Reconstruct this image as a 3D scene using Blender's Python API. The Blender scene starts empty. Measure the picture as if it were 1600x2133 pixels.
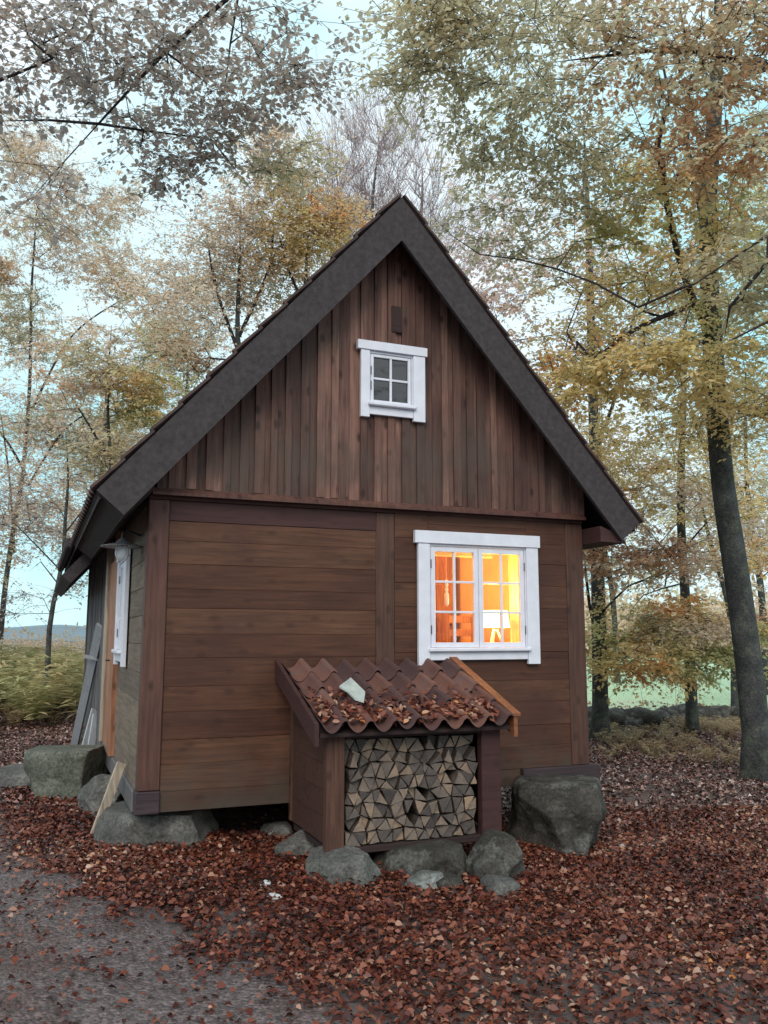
import bpy, bmesh, math, random
import numpy as np
from mathutils import Vector, Matrix, noise as mnoise
R = random.Random(7)
rng = np.random.default_rng(11)
sc = bpy.context.scene
COL = sc.collection

# ------------------------------------------------------------------ camera
CAM = np.array([-0.792, -7.047, 1.380])
YAW, PITCH, ROLL, FPX = 0.38559, 0.14344, 0.00099, 1766.3
FW = np.array([math.sin(YAW)*math.cos(PITCH), math.cos(YAW)*math.cos(PITCH), math.sin(PITCH)])
RT = np.array([math.cos(YAW), -math.sin(YAW), 0.0])
UP = np.cross(RT, FW)
RT, UP = RT*math.cos(ROLL)+UP*math.sin(ROLL), -RT*math.sin(ROLL)+UP*math.cos(ROLL)
cam = bpy.data.cameras.new('camera'); camo = bpy.data.objects.new('camera', cam); COL.objects.link(camo)
M = Matrix(((RT[0], UP[0], -FW[0], CAM[0]), (RT[1], UP[1], -FW[1], CAM[1]), (RT[2], UP[2], -FW[2], CAM[2]), (0, 0, 0, 1)))
camo.matrix_world = M
cam.sensor_fit = 'VERTICAL'; cam.sensor_height = 32.0; cam.lens = 32.0*FPX/2133.0
cam.clip_start = 0.05; cam.clip_end = 3000
sc.camera = camo
sc.render.resolution_x, sc.render.resolution_y = 768, 1024

# ------------------------------------------------------------------ sky, sun, exposure
SUN_EL, SUN_AZ = math.radians(38), math.radians(205)     # high behind the camera, a little to the left
w = bpy.data.worlds.new("World"); sc.world = w; w.use_nodes = True
nt = w.node_tree; nt.nodes.clear()
out = nt.nodes.new('ShaderNodeOutputWorld')
sky = nt.nodes.new('ShaderNodeTexSky'); sky.sky_type = 'NISHITA'; sky.sun_disc = False
sky.sun_elevation = SUN_EL; sky.sun_rotation = SUN_AZ
bg = nt.nodes.new('ShaderNodeBackground'); bg.inputs['Strength'].default_value = 0.015
nt.links.new(sky.outputs[0], bg.inputs[0])
tc = nt.nodes.new('ShaderNodeTexCoord')
nz = nt.nodes.new('ShaderNodeTexNoise'); nz.inputs['Scale'].default_value = 2.2; nz.inputs['Detail'].default_value = 5
nz.inputs['Roughness'].default_value = .5
nt.links.new(tc.outputs['Generated'], nz.inputs['Vector'])
cr = nt.nodes.new('ShaderNodeValToRGB')
cr.color_ramp.elements[0].position = .36; cr.color_ramp.elements[0].color = (.44, .78, .84, 1)
cr.color_ramp.elements[1].position = .60; cr.color_ramp.elements[1].color = (.86, .93, .98, 1)
nt.links.new(nz.outputs[0], cr.inputs[0])
bg2 = nt.nodes.new('ShaderNodeBackground'); bg2.inputs['Strength'].default_value = 1.08
nt.links.new(cr.outputs[0], bg2.inputs[0])
add = nt.nodes.new('ShaderNodeAddShader')
nt.links.new(bg.outputs[0], add.inputs[0]); nt.links.new(bg2.outputs[0], add.inputs[1]); nt.links.new(add.outputs[0], out.inputs[0])
sun = bpy.data.lights.new('sun', 'SUN'); sun.energy = 1.9; sun.angle = math.radians(35); sun.color = (1, .88, .78)
suno = bpy.data.objects.new('sun', sun); COL.objects.link(suno)
sdir = Vector((math.sin(SUN_AZ)*math.cos(SUN_EL), math.cos(SUN_AZ)*math.cos(SUN_EL), math.sin(SUN_EL)))
suno.rotation_euler = sdir.to_track_quat('Z', 'Y').to_euler()
vs = sc.view_settings; vs.view_transform = 'Standard'; vs.look = 'None'; vs.gamma = 1; vs.exposure = 0.15
sc.render.engine = 'CYCLES'
sc.cycles.max_bounces = 8; sc.cycles.transmission_bounces = 6; sc.cycles.diffuse_bounces = 4; sc.cycles.transparent_max_bounces = 12

# ------------------------------------------------------------------ helpers
def at(px, py, d):
    """a point d metres in front of the camera seen at pixel px, py of the photograph"""
    return CAM + (FW + RT*((px-800)/FPX) - UP*((py-1066.5)/FPX))*d
def sm(a, b, t):
    t = min(1, max(0, (t-a)/(b-a))); return t*t*(3-2*t)
def gz(x, y):
    """height of the ground"""
    z = -0.30 - 0.20*sm(0.2, 4.5, x) + 0.06*math.sin(x*0.9+1.3)*math.sin(y*0.7) * sm(2, 6, math.hypot(x-2, y-2))
    z += 0.05*sm(-0.3, -2.5, x) if False else 0
    if y > 9: z += 0.25*sm(9, 20, y)*sm(4, -6, x)
    z += 0.02*math.sin(x*3.1+y*2.3)*math.sin(y*3.7-x)
    if x > 6: z -= 0.10*sm(6, 14, x)
    return z
def gpix(px, py):
    d = FW + RT*((px-800)/FPX) - UP*((py-1066.5)/FPX)
    z = -.4
    for _ in range(12):
        t = (z-CAM[2])/d[2]; P = CAM+d*t; z = gz(P[0], P[1])
    return P
def link(o, parent=None):
    COL.objects.link(o)
    if parent is not None: o.parent = parent
    return o
def tag(o, label=None, cat=None, group=None, kind=None):
    if label: o['label'] = label
    if cat: o['category'] = cat
    if group: o['group'] = group
    if kind: o['kind'] = kind
    return o
def empty(name, loc=(0, 0, 0), label=None, cat=None, group=None):
    o = bpy.data.objects.new(name, None); o.location = loc; o.empty_display_size = .2
    link(o); tag(o, label, cat, group); return o
def meshobj(name, verts, faces, mats, parent=None, smooth=False, midx=None, loc=None):
    """verts in world space; loc puts the origin there"""
    v = np.asarray(verts, dtype=float)
    off = np.array(loc, float) if loc is not None else (np.array(parent.matrix_world.translation) if parent is not None else np.zeros(3))
    if parent is not None:
        off = np.array(root_loc(parent))
    me = bpy.data.meshes.new(name); me.from_pydata((v-off).tolist(), [], faces)
    for m in (mats if isinstance(mats, (list, tuple)) else [mats]): me.materials.append(m)
    if smooth: me.polygons.foreach_set('use_smooth', [True]*len(me.polygons))
    if midx is not None: me.polygons.foreach_set('material_index', midx)
    me.update()
    o = bpy.data.objects.new(name, me)
    if parent is None and loc is not None: o.location = loc
    return link(o, parent)
def root_loc(o):
    p = np.zeros(3)
    while o is not None:
        p = p+np.array(o.location); o = o.parent
    return p
def ngons(name, V, mats, parent=None, loc=(0, 0, 0), midx=None, smooth=False):
    """V: (N,k,3) array of separate k-sided faces, built fast"""
    V = np.asarray(V, dtype=np.float32); N, k, _ = V.shape
    off = root_loc(parent) if parent is not None else np.array(loc, float)
    me = bpy.data.meshes.new(name)
    me.vertices.add(N*k); me.vertices.foreach_set('co', (V.reshape(-1, 3)-off).astype(np.float32).ravel())
    me.loops.add(N*k); me.loops.foreach_set('vertex_index', np.arange(N*k, dtype=np.int32))
    me.polygons.add(N); me.polygons.foreach_set('loop_start', np.arange(0, N*k, k, dtype=np.int32))
    for m in (mats if isinstance(mats, (list, tuple)) else [mats]): me.materials.append(m)
    if midx is not None: me.polygons.foreach_set('material_index', midx)
    me.update(calc_edges=True); me.validate()
    o = bpy.data.objects.new(name, me)
    if parent is None: o.location = loc
    return link(o, parent)

class MB:
    """collects simple solids into one mesh"""
    def __init__(s): s.v = []; s.f = []; s.m = []
    def add(s, vs_, fs, m=0):
        b = len(s.v); s.v += [tuple(p) for p in vs_]; s.f += [tuple(b+i for i in f) for f in fs]; s.m += [m]*len(fs)
    def box(s, x0, x1, y0, y1, z0, z1, m=0, jit=0, bev=0.004):
        # box with chamfered long edges so that it catches light
        j = lambda: R.uniform(-jit, jit) if jit else 0
        if x1 < x0: x0, x1 = x1, x0
        if y1 < y0: y0, y1 = y1, y0
        if z1 < z0: z0, z1 = z1, z0
        dx, dy, dz = x1-x0, y1-y0, z1-z0
        b = min(bev, dx*.3, dy*.3, dz*.3)
        bm = bmesh.new(); bmesh.ops.create_cube(bm, size=1)
        for v in bm.verts:
            v.co = Vector(((x0+x1)/2+v.co.x*dx+j(), (y0+y1)/2+v.co.y*dy+j(), (z0+z1)/2+v.co.z*dz+j()))
        if b > 0.0005: bmesh.ops.bevel(bm, geom=bm.edges[:], offset=b, segments=1, affect='EDGES')
        bm.verts.index_update()
        s.add([v.co[:] for v in bm.verts], [[v.index for v in f.verts] for f in bm.faces], m); bm.free()
    def prism(s, poly, axis, a, b, m=0):
        """poly = list of 2D points; axis 'y' -> points are (x,z) extruded a..b; 'x' -> (y,z); 'z' -> (x,y)"""
        n = len(poly)
        mk = {'y': lambda p, t: (p[0], t, p[1]), 'x': lambda p, t: (t, p[0], p[1]), 'z': lambda p, t: (p[0], p[1], t)}[axis]
        vs_ = [mk(p, a) for p in poly]+[mk(p, b) for p in poly]
        fs = [list(range(n))[::-1], list(range(n, 2*n))]+[[i, (i+1) % n, n+(i+1) % n, n+i] for i in range(n)]
        s.add(vs_, fs, m)
    def bar(s, p, q, w_, t_, m=0, up=(0, 0, 1)):
        p = Vector(p); q = Vector(q); d = (q-p).normalized(); u = Vector(up); sd = d.cross(u).normalized(); u = sd.cross(d)
        vs_ = [e+sd*a*w_/2+u*b*t_/2 for e in (p, q) for a, b in ((-1, -1), (1, -1), (1, 1), (-1, 1))]
        s.add(vs_, [[3, 2, 1, 0], [4, 5, 6, 7]]+[[i, (i+1) % 4, 4+(i+1) % 4, 4+i] for i in range(4)], m)
    def tube(s, pts, rad, n=8, m=0, caps=True):
        V, F = tube_mesh([Vector(p) for p in pts], rad if hasattr(rad, '__len__') else [rad]*len(pts), n, caps); s.add(V, F, m)
    def build(s, name, mats, parent=None, smooth=False, loc=None):
        o = meshobj(name, s.v, s.f, mats, parent, smooth, s.m, loc)
        bm = bmesh.new(); bm.from_mesh(o.data); bmesh.ops.recalc_face_normals(bm, faces=bm.faces[:]); bm.to_mesh(o.data); bm.free()
        return o
def tube_mesh(pts, rad, n, caps=True):
    V = []; F = []; prev = None
    for i, p in enumerate(pts):
        d = (pts[min(i+1, len(pts)-1)]-pts[max(i-1, 0)])
        d = d.normalized() if d.length > 1e-9 else Vector((0, 0, 1))
        if prev is None:
            a = d.orthogonal().normalized()
        else:
            a = (prev-d*prev.dot(d)); a = a.normalized() if a.length > 1e-6 else d.orthogonal().normalized()
        prev = a; b = d.cross(a)
        for k in range(n):
            t = 2*math.pi*k/n
            V.append(p+(a*math.cos(t)+b*math.sin(t))*rad[i])
    for i in range(len(pts)-1):
        for k in range(n):
            F.append((i*n+k, i*n+(k+1) % n, (i+1)*n+(k+1) % n, (i+1)*n+k))
    if caps: F.append(tuple(range(n))[::-1]); F.append(tuple(range((len(pts)-1)*n, len(pts)*n)))
    return V, F

# ------------------------------------------------------------------ materials
def mat(name):
    m = bpy.data.materials.new(name); m.use_nodes = True; n = m.node_tree
    b = n.nodes['Principled BSDF']; return m, n, b
def ramp(n, cols, pos=None):
    r = n.nodes.new('ShaderNodeValToRGB'); e = r.color_ramp.elements
    pos = pos or [i/(len(cols)-1) for i in range(len(cols))]
    while len(e) < len(cols): e.new(.5)
    for i, c in enumerate(cols): e[i].position = pos[i]; e[i].color = (*c, 1)
    return r
def noise(n, scale, detail=4, vec=None, rough=.55, dist=0):
    t = n.nodes.new('ShaderNodeTexNoise'); t.inputs['Scale'].default_value = scale; t.inputs['Detail'].default_value = detail
    t.inputs['Roughness'].default_value = rough; t.inputs['Distortion'].default_value = dist
    if vec: n.links.new(vec, t.inputs['Vector'])
    return t
def mapping(n, vec, scale=(1, 1, 1), loc=(0, 0, 0)):
    t = n.nodes.new('ShaderNodeMapping'); t.inputs['Scale'].default_value = scale; t.inputs['Location'].default_value = loc
    n.links.new(vec, t.inputs['Vector']); return t.outputs[0]
def mix(n, f, a, b, mode='MIX'):
    t = n.nodes.new('ShaderNodeMix'); t.data_type = 'RGBA'; t.blend_type = mode
    for sock, v in ((t.inputs[0], f), (t.inputs[6], a), (t.inputs[7], b)):
        if isinstance(v, (int, float)): sock.default_value = v
        elif isinstance(v, tuple): sock.default_value = (*v, 1)
        else: n.links.new(v, sock)
    return t.outputs[2]
def math_(n, op, a, b=0, c=None):
    t = n.nodes.new('ShaderNodeMath'); t.operation = op
    for i, v in enumerate((a, b) if c is None else (a, b, c)):
        if isinstance(v, (int, float)): t.inputs[i].default_value = v
        else: n.links.new(v, t.inputs[i])
    return t.outputs[0]
def bump(n, b, h, strength=.3, dist=.01):
    t = n.nodes.new('ShaderNodeBump'); t.inputs['Strength'].default_value = strength; t.inputs['Distance'].default_value = dist
    n.links.new(h, t.inputs['Height']); n.links.new(t.outputs[0], b.inputs['Normal'])
def wood(name, cols, axis='z', knots=1.0, rough=.7, grain=1.0, stain=None, spec=.3, island=.75, splash=None):
    """boards: a tone per board, long grain, knots, blotches"""
    m, n, b = mat(name)
    tc = n.nodes.new('ShaderNodeTexCoord'); g = n.nodes.new('ShaderNodeNewGeometry')
    sv = {'x': (1.2, 22, 22), 'y': (22, 1.2, 22), 'z': (22, 22, 1.2)}[axis]
    off = n.nodes.new('ShaderNodeCombineXYZ')
    o = math_(n, 'MULTIPLY', g.outputs['Random Per Island'], 37.0)
    for i in range(3): n.links.new(o, off.inputs[i])
    va = n.nodes.new('ShaderNodeVectorMath'); va.operation = 'ADD'; n.links.new(tc.outputs['Object'], va.inputs[0]); n.links.new(off.outputs[0], va.inputs[1])
    gr = noise(n, 1.6, 6, mapping(n, va.outputs[0], sv), .65, .6)
    bl = noise(n, 2.2, 3, va.outputs[0], .5)
    f = math_(n, 'ADD', math_(n, 'MULTIPLY', g.outputs['Random Per Island'], island), math_(n, 'MULTIPLY', math_(n, 'SUBTRACT', bl.outputs[0], .5), .9))
    f = math_(n, 'ADD', f, (1-island)/2)
    r = ramp(n, cols); n.links.new(f, r.inputs[0])
    gf = n.nodes.new('ShaderNodeMapRange'); gf.inputs[1].default_value = .35; gf.inputs[2].default_value = .68
    gf.inputs[3].default_value = 1-.45*grain; gf.inputs[4].default_value = 1+.28*grain; n.links.new(gr.outputs[0], gf.inputs[0])
    cmb = n.nodes.new('ShaderNodeCombineXYZ')
    for i in range(3): n.links.new(gf.outputs[0], cmb.inputs[i])
    c = mix(n, 1.0, r.outputs[0], cmb.outputs[0], 'MULTIPLY')
    if knots:
        sk = {'x': (.55, 1, 1), 'y': (1, .55, 1), 'z': (1, 1, .55)}[axis]
        vo = n.nodes.new('ShaderNodeTexVoronoi'); vo.inputs['Scale'].default_value = 7.5; vo.inputs['Randomness'].default_value = 1
        n.links.new(mapping(n, va.outputs[0], sk), vo.inputs['Vector'])
        k = n.nodes.new('ShaderNodeMapRange'); k.inputs[1].default_value = .10; k.inputs[2].default_value = .24
        k.inputs[3].default_value = .75*knots; k.inputs[4].default_value = 0; n.links.new(vo.outputs[0], k.inputs[0])
        c = mix(n, k.outputs[0], c, tuple(x*.25 for x in cols[0]))
    if stain:
        st = noise(n, .9, 5, tc.outputs['Object'], .6); s2 = ramp(n, [(0, 0, 0), (1, 1, 1)], [.50, .64]); n.links.new(st.outputs[0], s2.inputs[0])
        c = mix(n, math_(n, 'MULTIPLY', s2.outputs[0], stain[1]), c, stain[0])
    if splash:
        sx_ = n.nodes.new('ShaderNodeSeparateXYZ'); n.links.new(g.outputs['Position'], sx_.inputs[0]); zz = noise(n, 3.5, 5, g.outputs['Position'], .6)
        mr = n.nodes.new('ShaderNodeMapRange'); mr.inputs[1].default_value = .42; mr.inputs[2].default_value = -.05; mr.inputs[3].default_value = 0; mr.inputs[4].default_value = .8
        n.links.new(math_(n, 'ADD', sx_.outputs[2], math_(n, 'MULTIPLY', math_(n, 'SUBTRACT', zz.outputs[0], .5), .9)), mr.inputs[0]); c = mix(n, mr.outputs[0], c, splash)
    n.links.new(c, b.inputs['Base Color'])
    b.inputs['Roughness'].default_value = rough; b.inputs['Specular IOR Level'].default_value = spec
    bump(n, b, gr.outputs[0], .35, .004)
    return m
def plain(name, col, rough=.6, var=.15, scale=6, spec=.4, bumpy=0.1, metal=0):
    m, n, b = mat(name); tc = n.nodes.new('ShaderNodeTexCoord')
    z = noise(n, scale, 5, tc.outputs['Object']); z2 = noise(n, scale*6, 3, tc.outputs['Object'])
    lo = tuple(c*(1-var) for c in col); hi = tuple(min(1, c*(1+var)) for c in col)
    r = ramp(n, [lo, hi], [.3, .7]); n.links.new(z.outputs[0], r.inputs[0]); n.links.new(r.outputs[0], b.inputs['Base Color'])
    b.inputs['Roughness'].default_value = rough; b.inputs['Specular IOR Level'].default_value = spec; b.inputs['Metallic'].default_value = metal
    if bumpy: bump(n, b, z2.outputs[0], bumpy, .003)
    return m
def leafmat(name, cols, pos=None, patch=None, trans=.45, rough=.5, pscale=.5):
    m, n, b = mat(name); g = n.nodes.new('ShaderNodeNewGeometry'); 
    r = ramp(n, cols, pos)
    z = noise(n, pscale, 2, g.outputs['Position'], .5)
    f = math_(n, 'ADD', math_(n, 'MULTIPLY', g.outputs['Random Per Island'], .55), math_(n, 'MULTIPLY', math_(n, 'SUBTRACT', z.outputs[0], .5), 1.7))
    f = math_(n, 'ADD', f, .22)
    n.links.new(f, r.inputs[0]); c = r.outputs[0]
    if patch:
        z2 = noise(n, pscale*1.1, 2, mapping(n, g.outputs['Position'], (1, 1, 1), (31, 7, 3)), .5); r2 = ramp(n, [(0, 0, 0), (1, 1, 1)], [patch[1], patch[1]+.07]); n.links.new(z2.outputs[0], r2.inputs[0])
        c = mix(n, r2.outputs[0], c, patch[0])
    n.links.new(c, b.inputs['Base Color']); b.inputs['Roughness'].default_value = rough; b.inputs['Specular IOR Level'].default_value = .25
    t = n.nodes.new('ShaderNodeBsdfTranslucent'); n.links.new(c, t.inputs[0])
    ms = n.nodes.new('ShaderNodeMixShader'); ms.inputs[0].default_value = trans
    n.links.new(b.outputs[0], ms.inputs[1]); n.links.new(t.outputs[0], ms.inputs[2]); n.links.new(ms.outputs[0], n.nodes['Material Output'].inputs[0])
    return m
def stonemat(name, cols, lichen=(.16, .20, .15), lf=.5, dark=0):
    m, n, b = mat(name); tc = n.nodes.new('ShaderNodeTexCoord')
    z = noise(n, 3.2, 8, tc.outputs['Object'], .65); r = ramp(n, cols, [.3, .5, .7][:len(cols)]); n.links.new(z.outputs[0], r.inputs[0])
    z2 = noise(n, 5.5, 6, mapping(n, tc.outputs['Object'], (1, 1, 1), (9, 3, 1)), .7); r2 = ramp(n, [(0, 0, 0), (1, 1, 1)], [.5, .62]); n.links.new(z2.outputs[0], r2.inputs[0])
    c = mix(n, math_(n, 'MULTIPLY', r2.outputs[0], lf), r.outputs[0], lichen)
    z3 = noise(n, 38, 8, tc.outputs['Object'], .75); r3 = ramp(n, [(.40, .40, .40), (1.4, 1.4, 1.4)], [.36, .66]); n.links.new(z3.outputs[0], r3.inputs[0])
    c = mix(n, 1.0, c, r3.outputs[0], 'MULTIPLY'); n.links.new(c, b.inputs['Base Color'])
    b.inputs['Roughness'].default_value = .8; b.inputs['Specular IOR Level'].default_value = .3
    h = math_(n, 'ADD', z3.outputs[0], math_(n, 'MULTIPLY', z.outputs[0], 2.5)); bump(n, b, h, .8, .018)
    return m

M_wall = wood('stained_wall_boards', [(.050, .019, .012), (.084, .034, .019), (.120, .057, .032)], 'x', .5, .62, .8, ((.050, .021, .018), .55), island=.5, splash=(.060, .052, .044))
M_gable = wood('stained_gable_boards', [(.060, .029, .025), (.125, .062, .049), (.24, .13, .10)], 'z', 1, .7, 1.0, ((.075, .056, .047), .7))
M_post = wood('stained_posts', [(.060, .026, .026), (.090, .040, .032), (.13, .065, .042)], 'z', .8, .6, .8)
M_post2 = wood('dark_stained_posts', [(.055, .026, .021), (.078, .038, .028), (.11, .058, .038)], 'z', .6, .6, .8)
M_sidewood = wood('side_wall_boards', [(.125, .098, .075), (.17, .13, .098), (.21, .16, .12)], 'y', .5, .75, .8)
M_doorwood = wood('door_boards', [(.24, .10, .06), (.33, .15, .085), (.42, .21, .12)], 'z', .8, .6, 1)
M_greywood = wood('weathered_grey_boards', [(.075, .072, .078), (.12, .115, .12), (.17, .16, .16)], 'z', .3, .85, 1)
M_barge = plain('dark_tarred_boards', (.052, .045, .049), .85, .26, 24, .2, 1.0)
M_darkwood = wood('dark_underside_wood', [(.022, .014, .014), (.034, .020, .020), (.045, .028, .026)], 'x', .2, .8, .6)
M_darkred = wood('dark_red_board', [(.040, .018, .018), (.054, .024, .023), (.068, .030, .027)], 'x', .4, .7, .6)
M_sill = wood('dark_sill_timber', [(.035, .026, .030), (.05, .035, .04), (.065, .045, .048)], 'x', .4, .8, .8)
M_shedside = wood('shed_side_boards', [(.045, .021, .017), (.062, .029, .022), (.080, .038, .028)], 'x', .6, .7, .8)  # boards toned down, shade around the shed put into the colour
M_shedpost = wood('shed_posts', [(.055, .026, .020), (.080, .038, .027), (.12, .060, .038)], 'z', .8, .7, 1)  # post tone likewise lowered in place of shade
M_shedbarge_lit = wood('shed_barge_window_glow', [(.16, .06, .03), (.22, .085, .04), (.28, .11, .05)], 'y', .5, .6, .8)  # orange is the window's warm light, painted into the right barge
M_plank = wood('pale_plank', [(.30, .25, .20), (.40, .34, .27), (.5, .42, .33)], 'z', .3, .8, 1)
M_bluegrey = wood('blue_grey_plank', [(.28, .30, .32), (.35, .37, .40), (.42, .44, .47)], 'z', .0, .8, .4)
M_white = plain('white_paint', (.66, .68, .76), .45, .06, 9, .4, .15)
M_tile = plain('clay_roof_tile', (.105, .050, .044), .8, .55, 7, .3, .5)
M_rooftile = plain('dark_roof_tile', (.07, .045, .042), .8, .4, 7, .3, .5)
M_palechip = plain('pale_broken_tile', (.38, .42, .40), .7, .2, 14, .3, .3)
M_black = plain('black_metal', (.03, .03, .035), .5, .2, 20, .5, .1, .4)
M_enamel = plain('grey_enamel', (.10, .10, .11), .4, .2, 20, .5, .1)
M_stone = stonemat('granite_boulder', [(.060, .058, .056), (.125, .122, .116), (.22, .215, .20)], (.10, .105, .085), .6)
M_stone_lite = stonemat('pale_worn_stone', [(.07, .075, .07), (.17, .18, .17), (.30, .32, .31)], (.06, .07, .05), .6)
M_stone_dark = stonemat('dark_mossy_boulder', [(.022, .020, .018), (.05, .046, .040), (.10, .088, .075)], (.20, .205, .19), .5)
M_stone_green = stonemat('lichened_boulder', [(.06, .062, .052), (.13, .14, .115), (.23, .235, .20)], (.12, .14, .10), .6)
M_chip = plain('pale_stone_chip', (.5, .5, .5), .8, .25, 20, .3, .3)
M_brick = plain('brick_chip', (.36, .20, .16), .85, .25, 20, .3, .4)
m, n, b = mat('split_log_face'); M_logend = m
oi = n.nodes.new('ShaderNodeObjectInfo'); g = n.nodes.new('ShaderNodeNewGeometry')
z1 = noise(n, 26, 7, g.outputs['Position'], .72, .8); z2 = noise(n, 2.2, 2, g.outputs['Position'], .5)
f = math_(n, 'ADD', math_(n, 'MULTIPLY', oi.outputs['Random'], .80), math_(n, 'MULTIPLY', math_(n, 'SUBTRACT', z2.outputs[0], .4), .9))
f = math_(n, 'ADD', f, math_(n, 'MULTIPLY', math_(n, 'SUBTRACT', z1.outputs[0], .5), 1.0))
r = ramp(n, [(.045, .038, .036), (.10, .083, .074), (.18, .14, .112), (.30, .205, .135)], [.0, .35, .65, .95]); n.links.new(f, r.inputs[0])
n.links.new(r.outputs[0], b.inputs['Base Color']); b.inputs['Roughness'].default_value = .85; bump(n, b, z1.outputs[0], .6, .01)
M_logside = plain('split_log_side', (.06, .045, .036), .9, .35, 18, .2, .5)
M_bark = plain('log_bark', (.09, .07, .06), .9, .4, 18, .2, .7)
M_roomwall = plain('room_panel', (.70, .50, .30), .7, .1, 4, .2, 0)
M_roomwood = wood('room_wood', [(.26, .12, .055), (.34, .17, .08), (.42, .22, .11)], 'z', .5, .6, .9)
M_curtain = plain('curtain_cloth', (.82, .78, .52), .9, .05, 5, .1, 0)
M_ceramic = plain('white_ceramic', (.85, .85, .82), .4, .04, 5, .5, 0)
def emit(name, col, s):
    m, n, b = mat(name); b.inputs['Base Color'].default_value = (*col, 1); b.inputs['Emission Color'].default_value = (*col, 1); b.inputs['Emission Strength'].default_value = s; return m
M_shade = emit('lit_lamp_shade', (1.0, .80, .45), 3.0)
def glass(name, tint=(1, 1, 1), ior=1.5, minr=.0):
    m, n, b = mat(name); n.nodes.remove(b)
    tr = n.nodes.new('ShaderNodeBsdfTransparent'); tr.inputs[0].default_value = (*tint, 1)
    gl = n.nodes.new('ShaderNodeBsdfGlossy'); gl.inputs['Roughness'].default_value = .03
    fr = n.nodes.new('ShaderNodeFresnel'); fr.inputs[0].default_value = ior
    ms = n.nodes.new('ShaderNodeMixShader'); f = math_(n, 'ADD', fr.outputs[0], minr)
    n.links.new(f, ms.inputs[0]); n.links.new(tr.outputs[0], ms.inputs[1]); n.links.new(gl.outputs[0], ms.inputs[2]); n.links.new(ms.outputs[0], n.nodes['Material Output'].inputs[0])
    return m
M_glass = glass('window_glass'); M_glass_dark = glass('old_dark_glass', (.25, .27, .3), 1.6, .06)
# ------------------------------------------------------------------ ground, field, hills
def grid(name, x0, x1, nx, y0, y1, ny, zf, m, warp=None):
    V = []; F = []
    for j in range(ny+1):
        for i in range(nx+1):
            x = x0+(x1-x0)*i/nx; y = y0+(y1-y0)*j/ny; V.append((x, y, zf(x, y)))
    for j in range(ny):
        for i in range(nx):
            a = j*(nx+1)+i; F.append((a, a+1, a+nx+2, a+nx+1))
    return meshobj(name, V, F, m, smooth=True, loc=(0, 0, 0))
m, n, b = mat('forest_soil'); M_soil = m
tc = n.nodes.new('ShaderNodeTexCoord')
z1 = noise(n, .9, 6, tc.outputs['Object'], .6); z2 = noise(n, 22, 6, tc.outputs['Object'], .7)
r1 = ramp(n, [(.075, .058, .058), (.12, .095, .09), (.075, .04, .032)], [.3, .5, .7]); n.links.new(z1.outputs[0], r1.inputs[0])
r2 = ramp(n, [(.55, .55, .55), (1.35, 1.3, 1.3)], [.3, .7]); n.links.new(z2.outputs[0], r2.inputs[0])
n.links.new(mix(n, 1.0, r1.outputs[0], r2.outputs[0], 'MULTIPLY'), b.inputs['Base Color']); b.inputs['Roughness'].default_value = .75
bump(n, b, z2.outputs[0], .8, .02)
# one big sheet with finer cells near the cabin
xs = sorted(set([-900, -400, -200, -120, -80, -60, -45, -35, -28, -22]+[round(-18+i*.3, 3) for i in range(0, 135)]+[24, 27, 31, 36, 45, 60, 90, 150, 300, 900]))
ys = sorted(set([-300, -100, -50, -30, -20, -15]+[round(-11+i*.3, 3) for i in range(0, 125)]+[28, 31, 35, 40, 50, 65, 90, 150, 300, 600, 1200]))
V = [(x, y, gz(x, y)) for y in ys for x in xs]; nx = len(xs)
F = [(j*nx+i, j*nx+i+1, (j+1)*nx+i+1, (j+1)*nx+i) for j in range(len(ys)-1) for i in range(nx-1)]
tag(meshobj('ground', V, F, M_soil, smooth=True, loc=(0, 0, 0)), kind='structure')

# trampled dirt path in the lower left, a thin sheet following the ground
m, n, b = mat('path_dirt'); M_dirt = m
tc = n.nodes.new('ShaderNodeTexCoord'); z1 = noise(n, 1.4, 5, tc.outputs['Object'], .6); z2 = noise(n, 30, 8, tc.outputs['Object'], .75)
r1 = ramp(n, [(.090, .064, .062), (.125, .098, .098), (.080, .046, .040)], [.3, .5, .72]); n.links.new(z1.outputs[0], r1.inputs[0])
r2 = ramp(n, [(.45, .45, .45), (1.5, 1.5, 1.5)], [.34, .66]); n.links.new(z2.outputs[0], r2.inputs[0])
vp = n.nodes.new('ShaderNodeTexVoronoi'); vp.inputs['Scale'].default_value = 55; n.links.new(tc.outputs['Object'], vp.inputs['Vector'])
sp_ = n.nodes.new('ShaderNodeSeparateColor'); n.links.new(vp.outputs['Color'], sp_.inputs[0])
pk_ = ramp(n, [(.55, .53, .52), (1, 1, 1), (1.9, 1.85, 1.8)], [0, .5, 1]); n.links.new(sp_.outputs[0], pk_.inputs[0])
cc0 = mix(n, 1.0, r1.outputs[0], r2.outputs[0], 'MULTIPLY'); n.links.new(mix(n, .75, cc0, mix(n, 1.0, cc0, pk_.outputs[0], 'MULTIPLY')), b.inputs['Base Color']); b.inputs['Roughness'].default_value = .6
bump(n, b, math_(n, 'SUBTRACT', z2.outputs[0], math_(n, 'MULTIPLY', vp.outputs[0], .8)), .9, .015)
PE = [(-2.6, 9), (-1.25, 4.2), (-.95, 2.4), (-.62, .3), (-.1, -1.2), (.35, -2.2), (.75, -3.2), (1.3, -4.2), (2.5, -6), (3, -9)]
def pe_x(y):
    for (xa, ya), (xb, yb) in zip(PE, PE[1:]):
        if yb <= y <= ya: return xa+(xb-xa)*(y-ya)/(yb-ya)
    return PE[0][0] if y > 9 else PE[-1][0]
V = []; F = []; NP = 90; NQ = 30
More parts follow.
